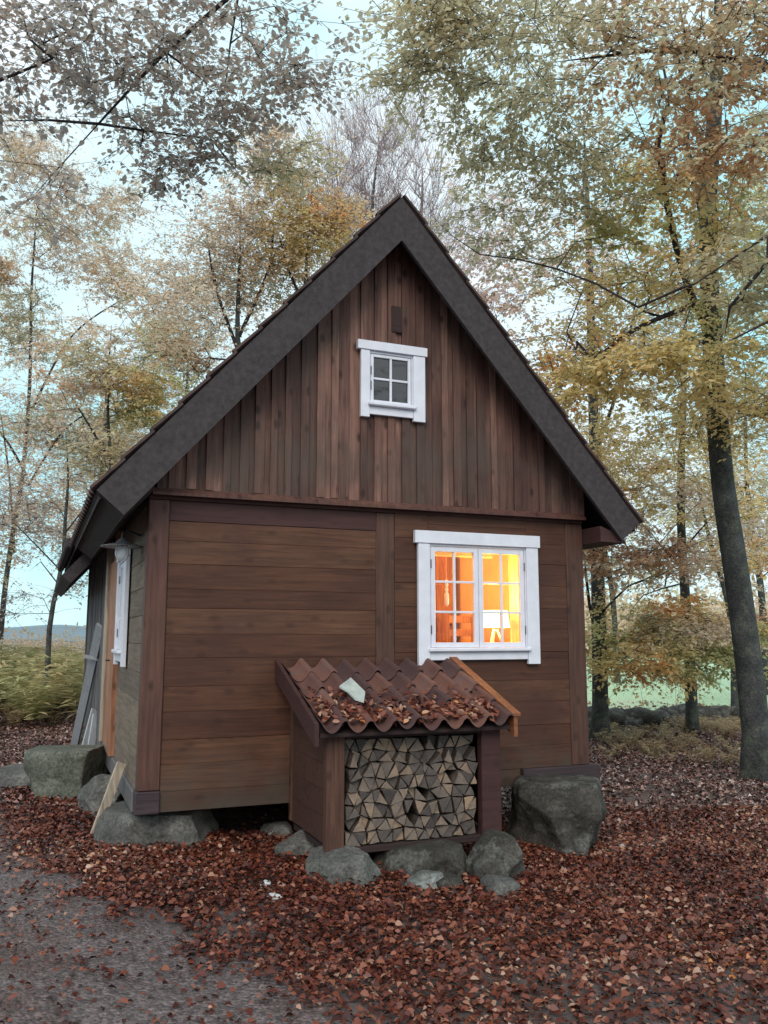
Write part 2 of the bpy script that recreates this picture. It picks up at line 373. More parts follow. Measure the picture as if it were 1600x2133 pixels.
for j in range(NP+1):
    y = 9-18*j/NP; xe = pe_x(y)+.06*math.sin(y*5)+.05*math.sin(y*11+2)
    for i in range(NQ+1):
        x = xe-3.4*i/NQ; V.append((x, y, gz(x, y)+.006-(.014 if i in (0, NQ) else 0)))
for j in range(NP):
    for i in range(NQ):
        a = j*(NQ+1)+i; F.append((a, a+NQ+1, a+NQ+2, a+1))
tag(meshobj('path', V, F, M_dirt, smooth=True, loc=(0, 0, 0)), kind='structure')

# pale green pasture beyond the old stone wall, right
m, n, b = mat('pasture_grass'); M_field = m
tc = n.nodes.new('ShaderNodeTexCoord'); z1 = noise(n, .25, 6, tc.outputs['Object'], .65); z2 = noise(n, 9, 5, tc.outputs['Object'], .7)
r1 = ramp(n, [(.34, .50, .32), (.45, .62, .40), (.48, .57, .37)], [.3, .5, .7]); n.links.new(z1.outputs[0], r1.inputs[0])
r2 = ramp(n, [(.75, .75, .75), (1.2, 1.2, 1.2)], [.3, .7]); n.links.new(z2.outputs[0], r2.inputs[0])
n.links.new(mix(n, 1.0, r1.outputs[0], r2.outputs[0], 'MULTIPLY'), b.inputs['Base Color']); b.inputs['Roughness'].default_value = .9
bump(n, b, z2.outputs[0], .5, .05)
def fz(x, y): return gz(x, y)+.012+max(0, (math.hypot(x+.8, y+7)-22))*.022
V = []; F = []; NI = 40; NJ = 30
for j in range(NJ+1):
    for i in range(NI+1):
        a = math.radians(28+ (100-28)*0 + i*(80-28)/NI); rr = 20.5*(1+j/NJ*6)
        x = -.8+rr*math.sin(a); y = -7+rr*math.cos(a); V.append((x, y, fz(x, y)))
for j in range(NJ):
    for i in range(NI):
        a = j*(NI+1)+i; F.append((a, a+NI+1, a+NI+2, a+1))
tag(meshobj('field', V, F, M_field, smooth=True, loc=(0, 0, 0)), kind='structure')

# far hills
M_hill = plain('far_woods_hazed', (.20, .26, .30), .95, .3, .02, .1, 0)  # blue haze of distance is mixed into this base colour
for k, (dist, hh, a0, a1) in enumerate([(260, 4.5, -40, 90)]):
    V = []; F = []; N = 160
    for i in range(N+1):
        a = math.radians(a0+(a1-a0)*i/N); z = hh*(1+.35*math.sin(i*.11)+.2*math.sin(i*.27+1)+.08*math.sin(i*.9))
        for (dd, zz) in ((0, -2), (20, z*.7), (50, z), (120, -2)):
            V.append((-.8+(dist+dd)*math.sin(a), -7+(dist+dd)*math.cos(a), zz))
    for i in range(N):
        for q in range(3):
            a = i*4+q; F.append((a, a+4, a+5, a+1))
    tag(meshobj('hills', V, F, M_hill, smooth=True, loc=(0, 0, 0)), kind='structure')

# ------------------------------------------------------------------ cabin
W = 4.2; H1 = 2.54; EV = 0.4276; OH = 0.352; RZ = 5.356; ZT = 2.463; SL = (RZ-ZT)/(W/2+EV); TW = .42
DEP = 7.9; REAR = 3.9
cabin = empty('cabin', (0, 0, 0), 'brown timber cabin with steep gable roof and white windows, raised on boulders', 'cabin')
def zr(x): return RZ-SL*abs(x-W/2)            # roof top surface

# lower wall of wide horizontal boards, between posts, around the window opening
wx0, wx1, wz0, wz1 = 2.50, 3.55, 1.22, 2.24
b1 = MB()
def course(x0, x1, ztop, zbot, hs, y=0):
    z = zbot; i = 0
    while z < ztop-.01:
        h = hs[i % len(hs)]; z2 = min(ztop, z+h)
        if ztop-z2 < .06: z2 = ztop
        xs_ = [x0]; 
        if x1-x0 > 9: xs_.append(R.uniform(x0+.5, x1-.5))
        xs_.append(x1)
        for a, c in zip(xs_, xs_[1:]):
            d = R.uniform(-.0035, .0035); b1.box(a, c-.0006, y+d, y+.06+d, z+.0004, z2-.0006, bev=.0022)
        z = z2; i += 1
course(.171, 1.989, 2.30, .0, [.155, .205, .19, .215, .20, .225, .19, .21])
course(2.173, 4.00, wz0, .15, [.20, .19, .215, .20])
course(2.173, wx0, 2.50, wz0, [.21, .20, .215])
course(wx1, 4.00, 2.50, wz0, [.21, .20, .215])
course(wx0, wx1, 2.50, wz1, [.15])
b1.box(2.173, 3.44, .003, .062, .0, .148)
b1.build('wall', M_wall, cabin)
# the dark red frieze board and end of wall plate
f = MB(); f.box(.171, 1.989, -.006, .055, 2.302, 2.47); f.box(.0, 4.2, -.02, .05, 2.472, 2.515); f.build('frieze_board', M_darkred, cabin)
for nm, (x0, x1, z0, z1, y0) in {'a': (0, .168, .17, 2.47, -.022), 'b': (1.991, 2.171, .0, 2.47, -.004), 'c': (4.002, 4.2, .15, 2.47, -.008)}.items():
    p = MB(); p.box(x0, x1, y0, .14, z0, z1, bev=.007); p.build('corner_post' if nm != 'b' else 'middle_post', M_post if nm == 'a' else M_post2, cabin)
p = MB(); p.box(-.012, .172, -.035, .16, -.005, .166, bev=.008); p.build('post_foot', M_sill, cabin, )
p = MB(); p.box(3.445, 4.29, -.045, .13, .0, .149, bev=.008); p.build('sill_beam', M_sill, cabin)
# inner shell keeps the lamp light in and closes the house
p = MB()
p.box(.06, W-.06, .07, .11, .1, wz0); p.box(.06, wx0, .07, .11, wz0, wz1); p.box(wx1, W-.06, .07, .11, wz0, wz1); p.box(.06, W-.06, .07, .11, wz1, 2.6)
p.box(.06, W-.06, .11, DEP-.1, .03, .10); p.box(.06, W-.06, .11, DEP-.1, 2.56, 2.60)
p.box(.9, .94, .11, 3.0, .1, 2.56); p.box(4.02, 4.06, .11, 3.0, .1, 2.56)
p.box(.9, 4.06, 3.0, 3.04, .1, 2.56)
p.build('inner_wall', M_roomwall, cabin)
# right and rear walls
p = MB()
z = 0
while z < 2.45:
    z2 = min(2.47, z+.21); p.box(W-.06, W, .142, DEP, z+.001, z2-.001); p.box(0, W, DEP, DEP+.05, z+.001, z2-.001); z = z2
p.build('side_wall', M_wall, cabin)
# left side wall (faces the path): boards, bottom beam
p = MB(); z = .15
while z < 2.45:
    z2 = min(2.47, z+.23); p.box(0.004, .06, .142, 2.18, z+.001, z2-.001); z = z2
p.build('side_wall', M_sidewood, cabin)
p = MB(); p.box(-.02, .1, .162, 3.88, -.02, .148, bev=.01); p.build('side_sill', M_greywood, cabin)
# door bay
p = MB()
for i in range(4): y = 2.62+i*.22; p.box(-.02, .04, y+.002, y+.218, .152, 2.2)
d = p.build('door', M_doorwood, cabin)
h = MB(); h.tube([(-.02, 2.70, 1.1), (-.07, 2.70, 1.1), (-.07, 2.80, 1.1)], .009, 8); h.build('handle', M_black, d)
p = MB(); p.box(-.045, .05, 2.20, 2.60, .152, 2.46); p.build('door_post', M_doorwood, cabin)
p = MB(); p.box(-.05, .04, 3.52, 3.64, .152, 2.46); p.build('door_casing', M_plank, cabin)
# rear part of the side wall: weathered grey upright boards
p = MB(); y = 3.645
while y < DEP-.02:
    wd = R.uniform(.12, .17); o_ = R.choice([0, -.022]); p.box(-.012+o_, .04, y+.001, min(DEP, y+wd)-.001, -.02, 2.75); y += wd
p.build('rear_wall', M_greywood, cabin)
p = MB()
p.box(.008, .058, .15, 3.64, 2.475, 2.80); p.build('wall_plate', M_darkwood, cabin)
p = MB(); p.box(W-.058, W-.008, .15, DEP, 2.475, 2.80); p.build('wall_plate', M_darkwood, cabin)
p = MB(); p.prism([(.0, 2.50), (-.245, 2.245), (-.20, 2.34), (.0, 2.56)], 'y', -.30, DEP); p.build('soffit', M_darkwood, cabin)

# gable of upright boards and battens
YG = -.03; gb = MB(); x = .06; i = 0
sx0, sx1, sz0, sz1 = 1.86, 2.37, 3.45, 3.93
def gboard(xa, xb, y0, y1, zb, holes=True):
    def top(x): return zr(x)-.10
    if holes and xb > sx0 and xa < sx1:
        gb.prism([(xa, zb), (xb, zb), (xb, sz0), (xa, sz0)], 'y', y0, y1)
        a = [(xa, sz1), (xb, sz1), (xb, top(xb))]
        if xa < W/2 < xb: a.append((W/2, top(W/2)))
        a.append((xa, top(xa))); gb.prism(a, 'y', y0, y1)
    else:
        a = [(xa, zb), (xb, zb), (xb, max(zb+.01, top(xb)))]
        if xa < W/2 < xb: a.append((W/2, top(W/2)))
        a.append((xa, max(zb+.01, top(xa)))); gb.prism(a, 'y', y0, y1)
while x < 4.14:
    wd = R.uniform(.11, .15); xb = min(4.16, x+wd); bd = R.uniform(.055, .085)
    gboard(x, xb-.002, YG+R.uniform(-.002, .002), YG+.022, 2.562)
    if i % 1 == 0 and R.random() < .8:
        gboard(xb-bd/2, xb+bd/2, YG-.022+R.uniform(-.003, .003), YG-.003, 2.562+R.choice([0, 0, .0, .006]))
    x = xb; i += 1
gb.build('gable_wall', M_gable, cabin)
p = MB(); p.prism([(.05, 2.5), (sx0, 2.5), (sx0, zr(sx0)-.14), (.05, zr(.05)-.14)], 'y', .03, .05)
p.prism([(sx1, 2.5), (4.15, 2.5), (4.15, zr(4.15)-.14), (sx1, zr(sx1)-.14)], 'y', .03, .05)
p.prism([(sx0, 2.5), (sx1, 2.5), (sx1, sz0), (sx0, sz0)], 'y', .03, .05)
p.prism([(sx0, sz1), (sx1, sz1), (sx1, zr(sx1)-.14), (W/2, zr(W/2)-.14), (sx0, zr(sx0)-.14)], 'y', .03, .05)
p.prism([(.15, 2.62), (4.05, 2.62), (W/2, 4.95)], 'y', 1.2, 1.24)
p.build('gable_backing', M_darkwood, cabin)
p = MB(); p.prism([(-.095, 2.50), (.03, 2.515), (.03, 2.562), (-.055, 2.562), (-.095, 2.522)], 'x', .02, 4.19)
p.build('drip_board', M_post, cabin)
p = MB(); p.prism([(2.12, 4.17), (2.225, 4.17), (2.225, 4.42), (2.12, 4.42)], 'y', -.065, -.0525); p.build('gable_hatch', M_darkwood, cabin)

p = MB(); p.prism([(.06, 2.5), (4.14, 2.5), (4.14, zr(4.14)-.12), (W/2, zr(W/2)-.12), (.06, zr(.06)-.12)], 'y', DEP-.05, DEP-.01); p.build('rear_gable', M_darkwood, cabin)
# roof: slabs, tiles, barge boards
def roofslab(sgn, x_e, y0, y1, t0, t1, name, m, par):
    # sgn -1 left, +1 right; between depth t0 and t1 below top surface
    xe = W/2+sgn*(W/2+x_e); q = MB(); c = W/2
    q.prism([(c, RZ-t0), (xe, zr(xe)-t0), (xe, zr(xe)-t1), (c, RZ-t1)], 'y', y0, y1); return q.build(name, m, par)
for s in (-1, 1):
    r_ = roofslab(s, EV-.02, -OH+.045, DEP+.35, .03, .10, 'roof', M_darkwood, cabin)
    # pantiles: a wave along y that steps down the slope
    V = []; F = []; rows = 12; L = math.hypot(W/2+EV, RZ-ZT); ny_ = 310; ux, uz = s*(W/2+EV)/L, -(RZ-ZT)/L; nxv, nzv = -uz*s*1.0*s, ux*s
    nxv, nzv = (s*abs(uz), abs(ux))
    for rr in range(rows):
        for e in (0, 1):
            for top in (0, 1):
                for j in range(ny_+1):
                    y = -OH-.02+(DEP+.7)*j/ny_; wv = .022*math.sin(2*math.pi*y/.2)+(.008*math.sin(4*math.pi*y/.2))
                    l = L*(rr+e*1.06)/rows-(.0 if top else .0); hgt = (.012 if e == 0 else .034)+wv*.8+(0 if top else -.02)
                    V.append((W/2+ux*l+nxv*hgt, y, RZ+uz*l+nzv*hgt))
        base = rr*4*(ny_+1)
        idx = lambda e, t, j: base+(e*2+t)*(ny_+1)+j
        for j in range(ny_):
            F.append((idx(0, 1, j), idx(0, 1, j+1), idx(1, 1, j+1), idx(1, 1, j)))
            F.append((idx(0, 0, j), idx(1, 0, j), idx(1, 0, j+1), idx(0, 0, j+1)))
            F.append((idx(1, 0, j), idx(1, 1, j), idx(1, 1, j+1), idx(1, 0, j+1)))
        F.append((idx(0, 0, 0), idx(0, 1, 0), idx(1, 1, 0), idx(1, 0, 0)))
    meshobj('roof_tiles', V, F, M_rooftile, r_)
    # barge board
    xt = W/2+s*(W/2+EV); n_ = (s*SL/math.hypot(1, SL), 1/math.hypot(1, SL)); wd = TW*math.cos(math.atan(SL))
    tip = (xt, ZT); low = (xt-n_[0]*wd, ZT-n_[1]*wd)
    q = MB(); q.prism([(W/2, RZ), tip, low, (W/2, RZ-TW)], 'y', -OH, -OH+.04); q.build('barge_board', M_barge, cabin)
    # fascia under the tiles along the eave
    q = MB(); q.prism([(xt, ZT-.01), (xt-s*.03, ZT+.02), (low[0]-s*.02, low[1]+.02), low], 'y', -OH+.042, 3.9 if s < 0 else DEP+.35); q.build('eave_board', M_barge, cabin)
# closed soffit at the right eave, and boards below the overhang
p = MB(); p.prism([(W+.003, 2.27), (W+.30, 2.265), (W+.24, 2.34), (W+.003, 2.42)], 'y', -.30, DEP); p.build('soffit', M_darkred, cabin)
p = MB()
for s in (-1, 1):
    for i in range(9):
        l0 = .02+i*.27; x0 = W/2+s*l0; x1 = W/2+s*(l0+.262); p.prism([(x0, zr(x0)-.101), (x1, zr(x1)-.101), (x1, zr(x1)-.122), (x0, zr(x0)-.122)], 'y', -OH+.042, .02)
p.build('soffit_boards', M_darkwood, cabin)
# left rear eave piece: lower barge board and blunt beam end
n_ = (-SL/math.hypot(1, SL), 1/math.hypot(1, SL))
lo = (-.44, 1.99); hi = (lo[0]+n_[0]*.14, lo[1]+n_[1]*.14)
q = MB(); q.prism([lo, hi, (hi[0]+.6, hi[1]+.6*SL), (lo[0]+.6, lo[1]+.6*SL)], 'y', 3.86, DEP+.3); q.build('rear_eave', M_barge, cabin)
q = MB(); q.box(-.52, -.42, 3.95, DEP+.3, 2.42, 2.55, bev=.02); q.build('eave_beam', M_barge, cabin)

# windows
def window(par, x0, x1, z0, z1, hdr, lt, rt, apron, legs, sashes, cols, rows, T, label=None, gl=M_glass, frm=.045, y0=-.03, sash_in=(.0, .0)):
    """T maps (u, out, z) to world; u runs along the wall, out is away from the wall"""
    def mk(name, boxes, m, parent, bev=.003):
        q = MB()
        for (a, b_, c, d_, e, f_) in boxes: q.box(a, b_, c, d_, e, f_, bev=bev)
        q.v = [T(*v) for v in q.v]; return q.build(name, m, parent)
    hz = z1-hdr; ax0 = x0+.035; ax1 = x1-.0
    # y negative = outward
    win = mk('window', [(x0, x1, -.062, -.012, hz, z1), (ax0, ax0+lt, -.052, -.012, z0, hz-.002), (ax1-rt, ax1-.02, -.052, -.012, z0, hz-.002),
                        (ax0+lt+.002, ax1-rt-.002, -.045, -.012, z0+legs, z0+legs+apron)], M_white, par)
    if label: win['label'] = label
    sx_0, sx_1 = ax0+lt+.001, ax1-rt-.001; zb = z0+legs+apron+.001
    mk('sill', [(sx_0-.02, sx_1+.02, -.085, .03, zb, zb+.035)], M_white, win, .008)
    zb += .037
    mk('frame', [(sx_0, sx_1, -.035, .05, hz-.022, hz-.002), (sx_0, sx_0+.012, -.035, .05, zb, hz-.024), (sx_1-.012, sx_1, -.035, .05, zb, hz-.024)], M_white, win, .002)
    a0, a1 = sx_0+.014, sx_1-.014; zt_ = hz-.026; wS = (a1-a0)/sashes
    for s in range(sashes):
        u0 = a0+s*wS+.003; u1 = a0+(s+1)*wS-.003
        B = [(u0, u0+frm, -.030, .012, zb, zt_), (u1-frm, u1, -.030, .012, zb, zt_), (u0+frm+.0005, u1-frm-.0005, -.029, .012, zb, zb+frm), (u0+frm+.0005, u1-frm-.0005, -.029, .012, zt_-frm, zt_)]
        mm = .021
        for c in range(1, cols): uc = u0+frm+(u1-u0-2*frm)*c/cols; B.append((uc-mm/2, uc+mm/2, -.027, .006, zb+frm+.0005, zt_-frm-.0005))
        for r in range(1, rows):
            zc = zb+frm+(zt_-zb-2*frm)*r/rows
            for c in range(cols):
                ua = u0+frm+(u1-u0-2*frm)*c/cols+(mm/2 if c else 0)+.0005; ub = u0+frm+(u1-u0-2*frm)*(c+1)/cols-(mm/2 if c < cols-1 else 0)-.0005
                B.append((ua, ub, -.025, .005, zc-mm/2, zc+mm/2))
        mk('sash', B, M_white, win, .003)
        for c in range(cols):
            for r in range(rows):
                ua = u0+frm+(u1-u0-2*frm)*c/cols; ub = u0+frm+(u1-u0-2*frm)*(c+1)/cols; za = zb+frm+(zt_-zb-2*frm)*r/rows; zc = zb+frm+(zt_-zb-2*frm)*(r+1)/rows
                q = MB(); q.add([(ua, -.008, za), (ub, -.008, za), (ub, -.008, zc), (ua, -.008, zc)], [(0, 1, 2, 3)]); q.v = [T(*v) for v in q.v]
                q.build('pane', gl, win)
        h_ = [(u0-.004, u0+.004, -.040, -.031, zb+.12, zb+.2), (u0-.004, u0+.004, -.040, -.031, zt_-.2, zt_-.12)] if s == 0 else [(u1-.004, u1+.004, -.040, -.031, zb+.12, zb+.2), (u1-.004, u1+.004, -.040, -.031, zt_-.2, zt_-.12)]
        [mk('hinge', [h1_], M_enamel, win, 0) for h1_ in h_]
    return win
Tf = lambda u, o, z: (u, o, z)
window(cabin, 2.351, 3.672, 1.105, 2.322, .115, .115, .115+.035, .075, .045, 2, 2, 3, Tf, 'white twelve pane window lit orange from inside')
Tg = lambda u, o, z: (u, o-.04, z)
window(cabin, 1.772, 2.467, 3.325, 4.04, .085, .085, .14, .075, .03, 1, 2, 2, Tg, 'small white four pane window in the gable', M_glass_dark, .028)
Ts = lambda u, o, z: (o, -u, z)
window(cabin, -2.12, -1.17, 1.08, 2.22, .11, .12, .155, .075, .04, 2, 2, 3, Ts, 'white framed window in the side wall, seen edge on', M_glass_dark)
# room behind the small window is dark
# ------------------------------------------------------------------ inside the lit room
t = empty('desk', (3.0, .5, .1), 'wooden desk behind the lit window under the lamp', 'desk')
p = MB(); p.box(2.35, 3.9, .17, .80, 1.17, 1.20); p.build('top', M_roomwood, t)
for x, y in ((2.4, .22), (3.85, .22), (2.4, .75), (3.85, .75)):
    p = MB(); p.box(x-.025, x+.025, y-.025, y+.025, .10, 1.168); p.build('leg', M_roomwood, t)
lx, ly = 3.465, .48
t = empty('table_lamp', (lx, ly, 1.2), 'lit table lamp with pale shade on splayed legs behind the right window sash', 'lamp')
V = []; F = []; n_ = 24
for k in range(n_):
    a = 2*math.pi*k/n_; V += [(lx+.150*math.cos(a), ly+.150*math.sin(a), 1.45), (lx+.125*math.cos(a), ly+.125*math.sin(a), 1.62)]
F = [(2*k, 2*((k+1) % n_), 2*((k+1) % n_)+1, 2*k+1) for k in range(n_)]
meshobj('lamp_shade', V, F, M_shade, t, True)
for k in range(3):
    a = math.radians(200+120*k); p = MB(); p.tube([(lx+.02*math.cos(a), ly+.02*math.sin(a), 1.43), (lx+.10*math.cos(a), ly+.10*math.sin(a), 1.202)], .011, 8); p.build('leg', M_ceramic, t)
lt = bpy.data.lights.new('bulb', 'POINT'); lt.energy = 62; lt.color = (1, .50, .11); lt.shadow_soft_size = .06
lo_ = bpy.data.objects.new('bulb', lt); link(lo_, t); lo_.location = (0, 0, .44)
lt2 = bpy.data.lights.new('added_room_bulb', 'POINT'); lt2.energy = 66; lt2.color = (1, .42, .12); lt2.shadow_soft_size = .1  # unseen lamp, added to brighten the room walls
t = empty('added_room_lamp', (2.6, 1.9, 2.55), 'unseen round lamp added to brighten the room inside the cabin', 'lamp')
l2 = bpy.data.objects.new('added_room_bulb', lt2); link(l2, t); l2.location = (0, 0, -.2)
p = MB(); p.tube([(2.6, 1.9, 2.555), (2.6, 1.9, 2.50)], [.03, .12], 20); p.build('fitting', M_ceramic, t)
# curtain: one hanging pleated sheet
V = []; F = []; N = 60
for i in range(N+1):
    u = i/N; x = 3.45+.16*u; y = .16+.018*math.sin(u*22)
    for k, z in enumerate((1.21, 1.5, 1.8, 2.25)): V.append((x+.01*math.sin(k+u*9), y+.004*k, z))
for i in range(N):
    for k in range(3): a = i*4+k; F.append((a, a+4, a+5, a+1))
m_, n2, b2 = mat('thin_curtain'); b2.inputs['Base Color'].default_value = (.85, .80, .55, 1); b2.inputs['Roughness'].default_value = .9
tl = n2.nodes.new('ShaderNodeBsdfTranslucent'); tl.inputs[0].default_value = (.9, .85, .6, 1); ms = n2.nodes.new('ShaderNodeMixShader'); ms.inputs[0].default_value = .6
n2.links.new(b2.outputs[0], ms.inputs[1]); n2.links.new(tl.outputs[0], ms.inputs[2]); n2.links.new(ms.outputs[0], n2.nodes['Material Output'].inputs[0])
tag(meshobj('curtain', V, F, m_, None, True, loc=(3.5, .16, 2.25)), 'pale yellow curtain hanging at the right side of the lit window', 'curtain')
p = MB(); p.box(2.50, 3.28, .16, .21, 2.115, 2.175, bev=.01); o = p.build('window_blind', M_curtain, None, loc=(2.9, .18, 2.14)); tag(o, 'pale rolled blind across the top of the lit window', 'blind')
t = empty('wardrobe', (3.7, 2.3, .1), 'brown wooden wardrobe seen through the left panes of the lit window', 'wardrobe')
p = MB(); p.box(3.45, 3.90, 2.30, 2.95, .10, 2.50); p.build('body', M_roomwood, t)
for x in (3.46, 3.68):
    p = MB(); p.box(x, x+.21, 2.27, 2.298, .16, 2.45); dd = p.build('door', M_roomwood, t)
    q = MB(); q.tube([(x+.18, 2.27, 1.5), (x+.18, 2.245, 1.5)], .012, 8); q.build('knob', M_black, dd)
t = empty('chair', (3.6, 1.4, .1), 'wooden chair back seen low through the lit window', 'chair')
p = MB(); p.box(3.44, 3.80, 1.2, 1.56, .54, .58); p.build('seat', M_roomwood, t)
for x, y, z in ((3.46, 1.22, .54), (3.78, 1.22, .54), (3.46, 1.54, 1.60), (3.78, 1.54, 1.60)):
    p = MB(); p.box(x-.018, x+.018, y-.018, y+.018, .10, z-.001 if z < 1 else z); p.build('leg', M_roomwood, t)
p = MB()
for z in (1.18, 1.36, 1.51): p.box(3.48, 3.76, 1.525, 1.545, z, z+.08)
p.build('backrest', M_roomwood, t)
p = MB(); pr = [(.0, .004), (.02, .016), (.05, .010), (.09, .020), (.12, .008), (.16, .018), (.20, .009), (.23, .022), (.40, .020), (.43, .004)]
p.tube([(2.80, .22, 1.90-h_*.6) for h_, _ in pr], [r_ for _, r_ in pr], 12); o = p.build('hanging_ornament', M_ceramic, None, True, loc=(2.80, .22, 1.90))
p = MB(); p.tube([(2.80, .22, 2.115), (2.80, .22, 1.895)], .0015, 5); p.build('string', M_ceramic, o)
tag(o, 'slim white turned ornament hanging behind the left panes of the lit window', 'ornament')

# ------------------------------------------------------------------ lamp on the corner
lp = at(255, 1136, 7.15)
t = empty('wall_lamp', (float(lp[0]), float(lp[1]), float(lp[2])), 'unlit outdoor lamp with flat grey metal shade on the cabin corner', 'lamp')
c = Vector(lp.tolist())
def lathe(prof, cx, cy, cz, n=28):
    V = [(cx+r*math.cos(2*math.pi*k/n), cy+r*math.sin(2*math.pi*k/n), cz+z) for r, z in prof for k in range(n)]
    F = [(i*n+k, i*n+(k+1) % n, (i+1)*n+(k+1) % n, (i+1)*n+k) for i in range(len(prof)-1) for k in range(n)]
    return V, F
V, F = lathe([(.005, .065), (.02, .06), (.035, .045), (.06, .02), (.13, .004), (.175, -.008), (.178, -.014), (.13, -.006), (.05, .0), (.03, -.002)], *c); meshobj('lamp_shade', V, F, M_enamel, t, True)
V, F = lathe([(.035, -.004), (.055, -.03), (.058, -.07), (.045, -.11), (.01, -.128)], *c)
mg, ng, bg_ = mat('clear_lamp_glass'); bg_.inputs['Base Color'].default_value = (.8, .84, .86, 1); bg_.inputs['Roughness'].default_value = .08; bg_.inputs['Alpha'].default_value = .45
meshobj('lamp_glass', V, F, mg, t, True)
p = MB()
for a in (0, 90, 180, 270):
    a = math.radians(a+35); p.tube([(c.x+r*math.cos(a), c.y+r*math.sin(a), c.z+z) for r, z in ((.05, -.002), (.068, -.04), (.066, -.09), (.04, -.125), (.004, -.14))], .0035, 6)
p.build('guard', M_white, t)
p = MB(); p.tube([c+Vector((0, 0, .06)), c+Vector((0, 0, .10)), c+Vector((.04, .0, .125)), Vector((.0, c.y+.02, c.z+.09)), Vector((.03, .0, c.z+.05))], .010, 8); p.tube([c+Vector((0, 0, .09)), c+Vector((0, 0, .15))], .004, 6); p.build('bracket', M_black, t)

# ------------------------------------------------------------------ wood store
SX0, SX1, SY = 1.23, 2.66, -1.0
shed = empty('wood_store', (1.95, -.5, -.15), 'brown lean-to wood store with clay tiled roof against the cabin wall', 'wood store')
def sroof(y): return 1.105+y*.375      # underside of tiles
p = MB()
for i in range(5):
    ya, yb = 0-.004, SY+.085
    z0 = -.13+i*.19; 
    p.prism([(ya, z0+.001), (yb, z0+.001), (yb, min(z0+.189, sroof(yb)-.06)), (ya, min(z0+.189, sroof(ya)-.06))] if min(z0+.189, sroof(yb)-.06) > z0+.01 else [(ya, z0), (yb, z0), (ya, z0+.15)], 'x', SX0, SX0+.025)
p.build('side_panel', M_shedside, shed)
p = MB(); p.prism([(-.004, -.13), (SY+.085, -.13), (SY+.085, sroof(SY)-.03), (-.004, sroof(0)-.06)], 'x', SX1-.03, SX1-.004); p.build('side_panel', M_shedside, shed)
for (x0, x1, y0, y1) in ((SX0-.012, SX0+.03, -.07, -.006),):
    p = MB(); p.box(x0, x1, y0, y1, -.13, sroof(y0)-.06); p.build('post', M_shedpost, shed)
for (x0, x1) in ((SX0-.014, SX0+.125), (SX1-.17, SX1)):
    p = MB(); p.box(x0, x1, SY, SY+.08, -.17, sroof(SY)-.05, bev=.006); p.build('post', M_darkred if x0 > 2 else M_shedpost, shed)
p = MB(); p.box(SX0+.126, SX1-.171, SY+.01, SY+.06, .615, sroof(SY)-.05); p.build('lintel', M_darkwood, shed)
p = MB(); p.box(SX0+.02, SX1-.02, SY+.01, -.05, -.20, -.155); p.build('floor', M_darkwood, shed)
p = MB(); p.box(SX0+.02, SX1-.02, -.05, -.012, -.15, sroof(0)-.1); p.build('back_panel', M_darkwood, shed)
RX0, RX1 = 1.10, 2.72; RY0 = -1.13
p = MB(); p.prism([(0-.012, sroof(0)-.02), (RY0+.03, sroof(RY0)-.02+.01), (RY0+.03, sroof(RY0)-.045+.01), (-.012, sroof(0)-.045)], 'x', RX0+.03, RX1-.03)
p.build('roof', M_darkwood, shed)
# each row of pantiles
NT = 8; tw_ = (RX1-RX0-.06)/NT; rows = 4; L = abs(RY0)/math.cos(math.atan(.375)); 
V = []; F = []; MI = []
for rr in range(rows):
    for k in range(NT):
        seg = 22; b0 = len(V); x0 = RX0+.03+k*tw_; dr = R.uniform(-.012, .012); lift = R.uniform(-.004, .006); tilt = R.uniform(-.01, .01)
        for e in (0, 1):
            for tp in (0, 1):
                for j in range(seg+1):
                    u = j/seg; prof = .03-.085*math.sin(math.pi*min(1, u/.72))**.8 if u < .72 else .03+.022*math.sin(math.pi*(u-.72)/.28)
                    yy = -L*(rr+e*1.12)/rows/math.hypot(1, .375)-(dr if e else 0)
                    if rr == 0 and e == 0: yy = -.016
                    hz_ = .026+prof*.75+(.0 if e == 0 else .028)+lift+tilt*u+(0 if tp else -.014)
                    V.append((x0+u*tw_*1.04, yy-hz_*.3*0, sroof(yy)+hz_+.012))
        idx = lambda e, t_, j: b0+(e*2+t_)*(seg+1)+j
        for j in range(seg):
            F.append((idx(0, 1, j), idx(1, 1, j), idx(1, 1, j+1), idx(0, 1, j+1))); F.append((idx(0, 0, j), idx(0, 0, j+1), idx(1, 0, j+1), idx(1, 0, j)))
            F.append((idx(1, 0, j), idx(1, 0, j+1), idx(1, 1, j+1), idx(1, 1, j)))
        F.append((idx(0, 0, 0), idx(1, 0, 0), idx(1, 1, 0), idx(0, 1, 0))); F.append((idx(0, 0, seg), idx(0, 1, seg), idx(1, 1, seg), idx(1, 0, seg)))
m, n, b = mat('pantile_clay'); g = n.nodes.new('ShaderNodeNewGeometry'); z1 = noise(n, 9, 6, g.outputs['Position'], .7)
f_ = math_(n, 'ADD', math_(n, 'MULTIPLY', g.outputs['Random Per Island'], .5), math_(n, 'MULTIPLY', z1.outputs[0], .5)); r1 = ramp(n, [(.055, .030, .032), (.095, .042, .036), (.15, .068, .05), (.11, .085, .088)], [.2, .45, .7, .85]); n.links.new(f_, r1.inputs[0])
n.links.new(r1.outputs[0], b.inputs['Base Color']); b.inputs['Roughness'].default_value = .75; bump(n, b, z1.outputs[0], .4, .01)
meshobj('roof_tiles', V, F, m, shed, False)
for (x0, x1, mm, lab) in ((RX0-.02, RX0+.012, M_darkred, None), (RX1-.012, RX1+.022, M_shedbarge_lit, 'barge board with warm window light painted orange')):
    p = MB(); dz = .075; p.prism([(-.005, sroof(0)+dz-.01), (RY0, sroof(RY0)+dz-.01), (RY0, sroof(RY0)-.09), (-.005, sroof(0)-.09)], 'x', x0, x1); o = p.build('barge_board', mm, shed)
    if lab: o['label'] = lab
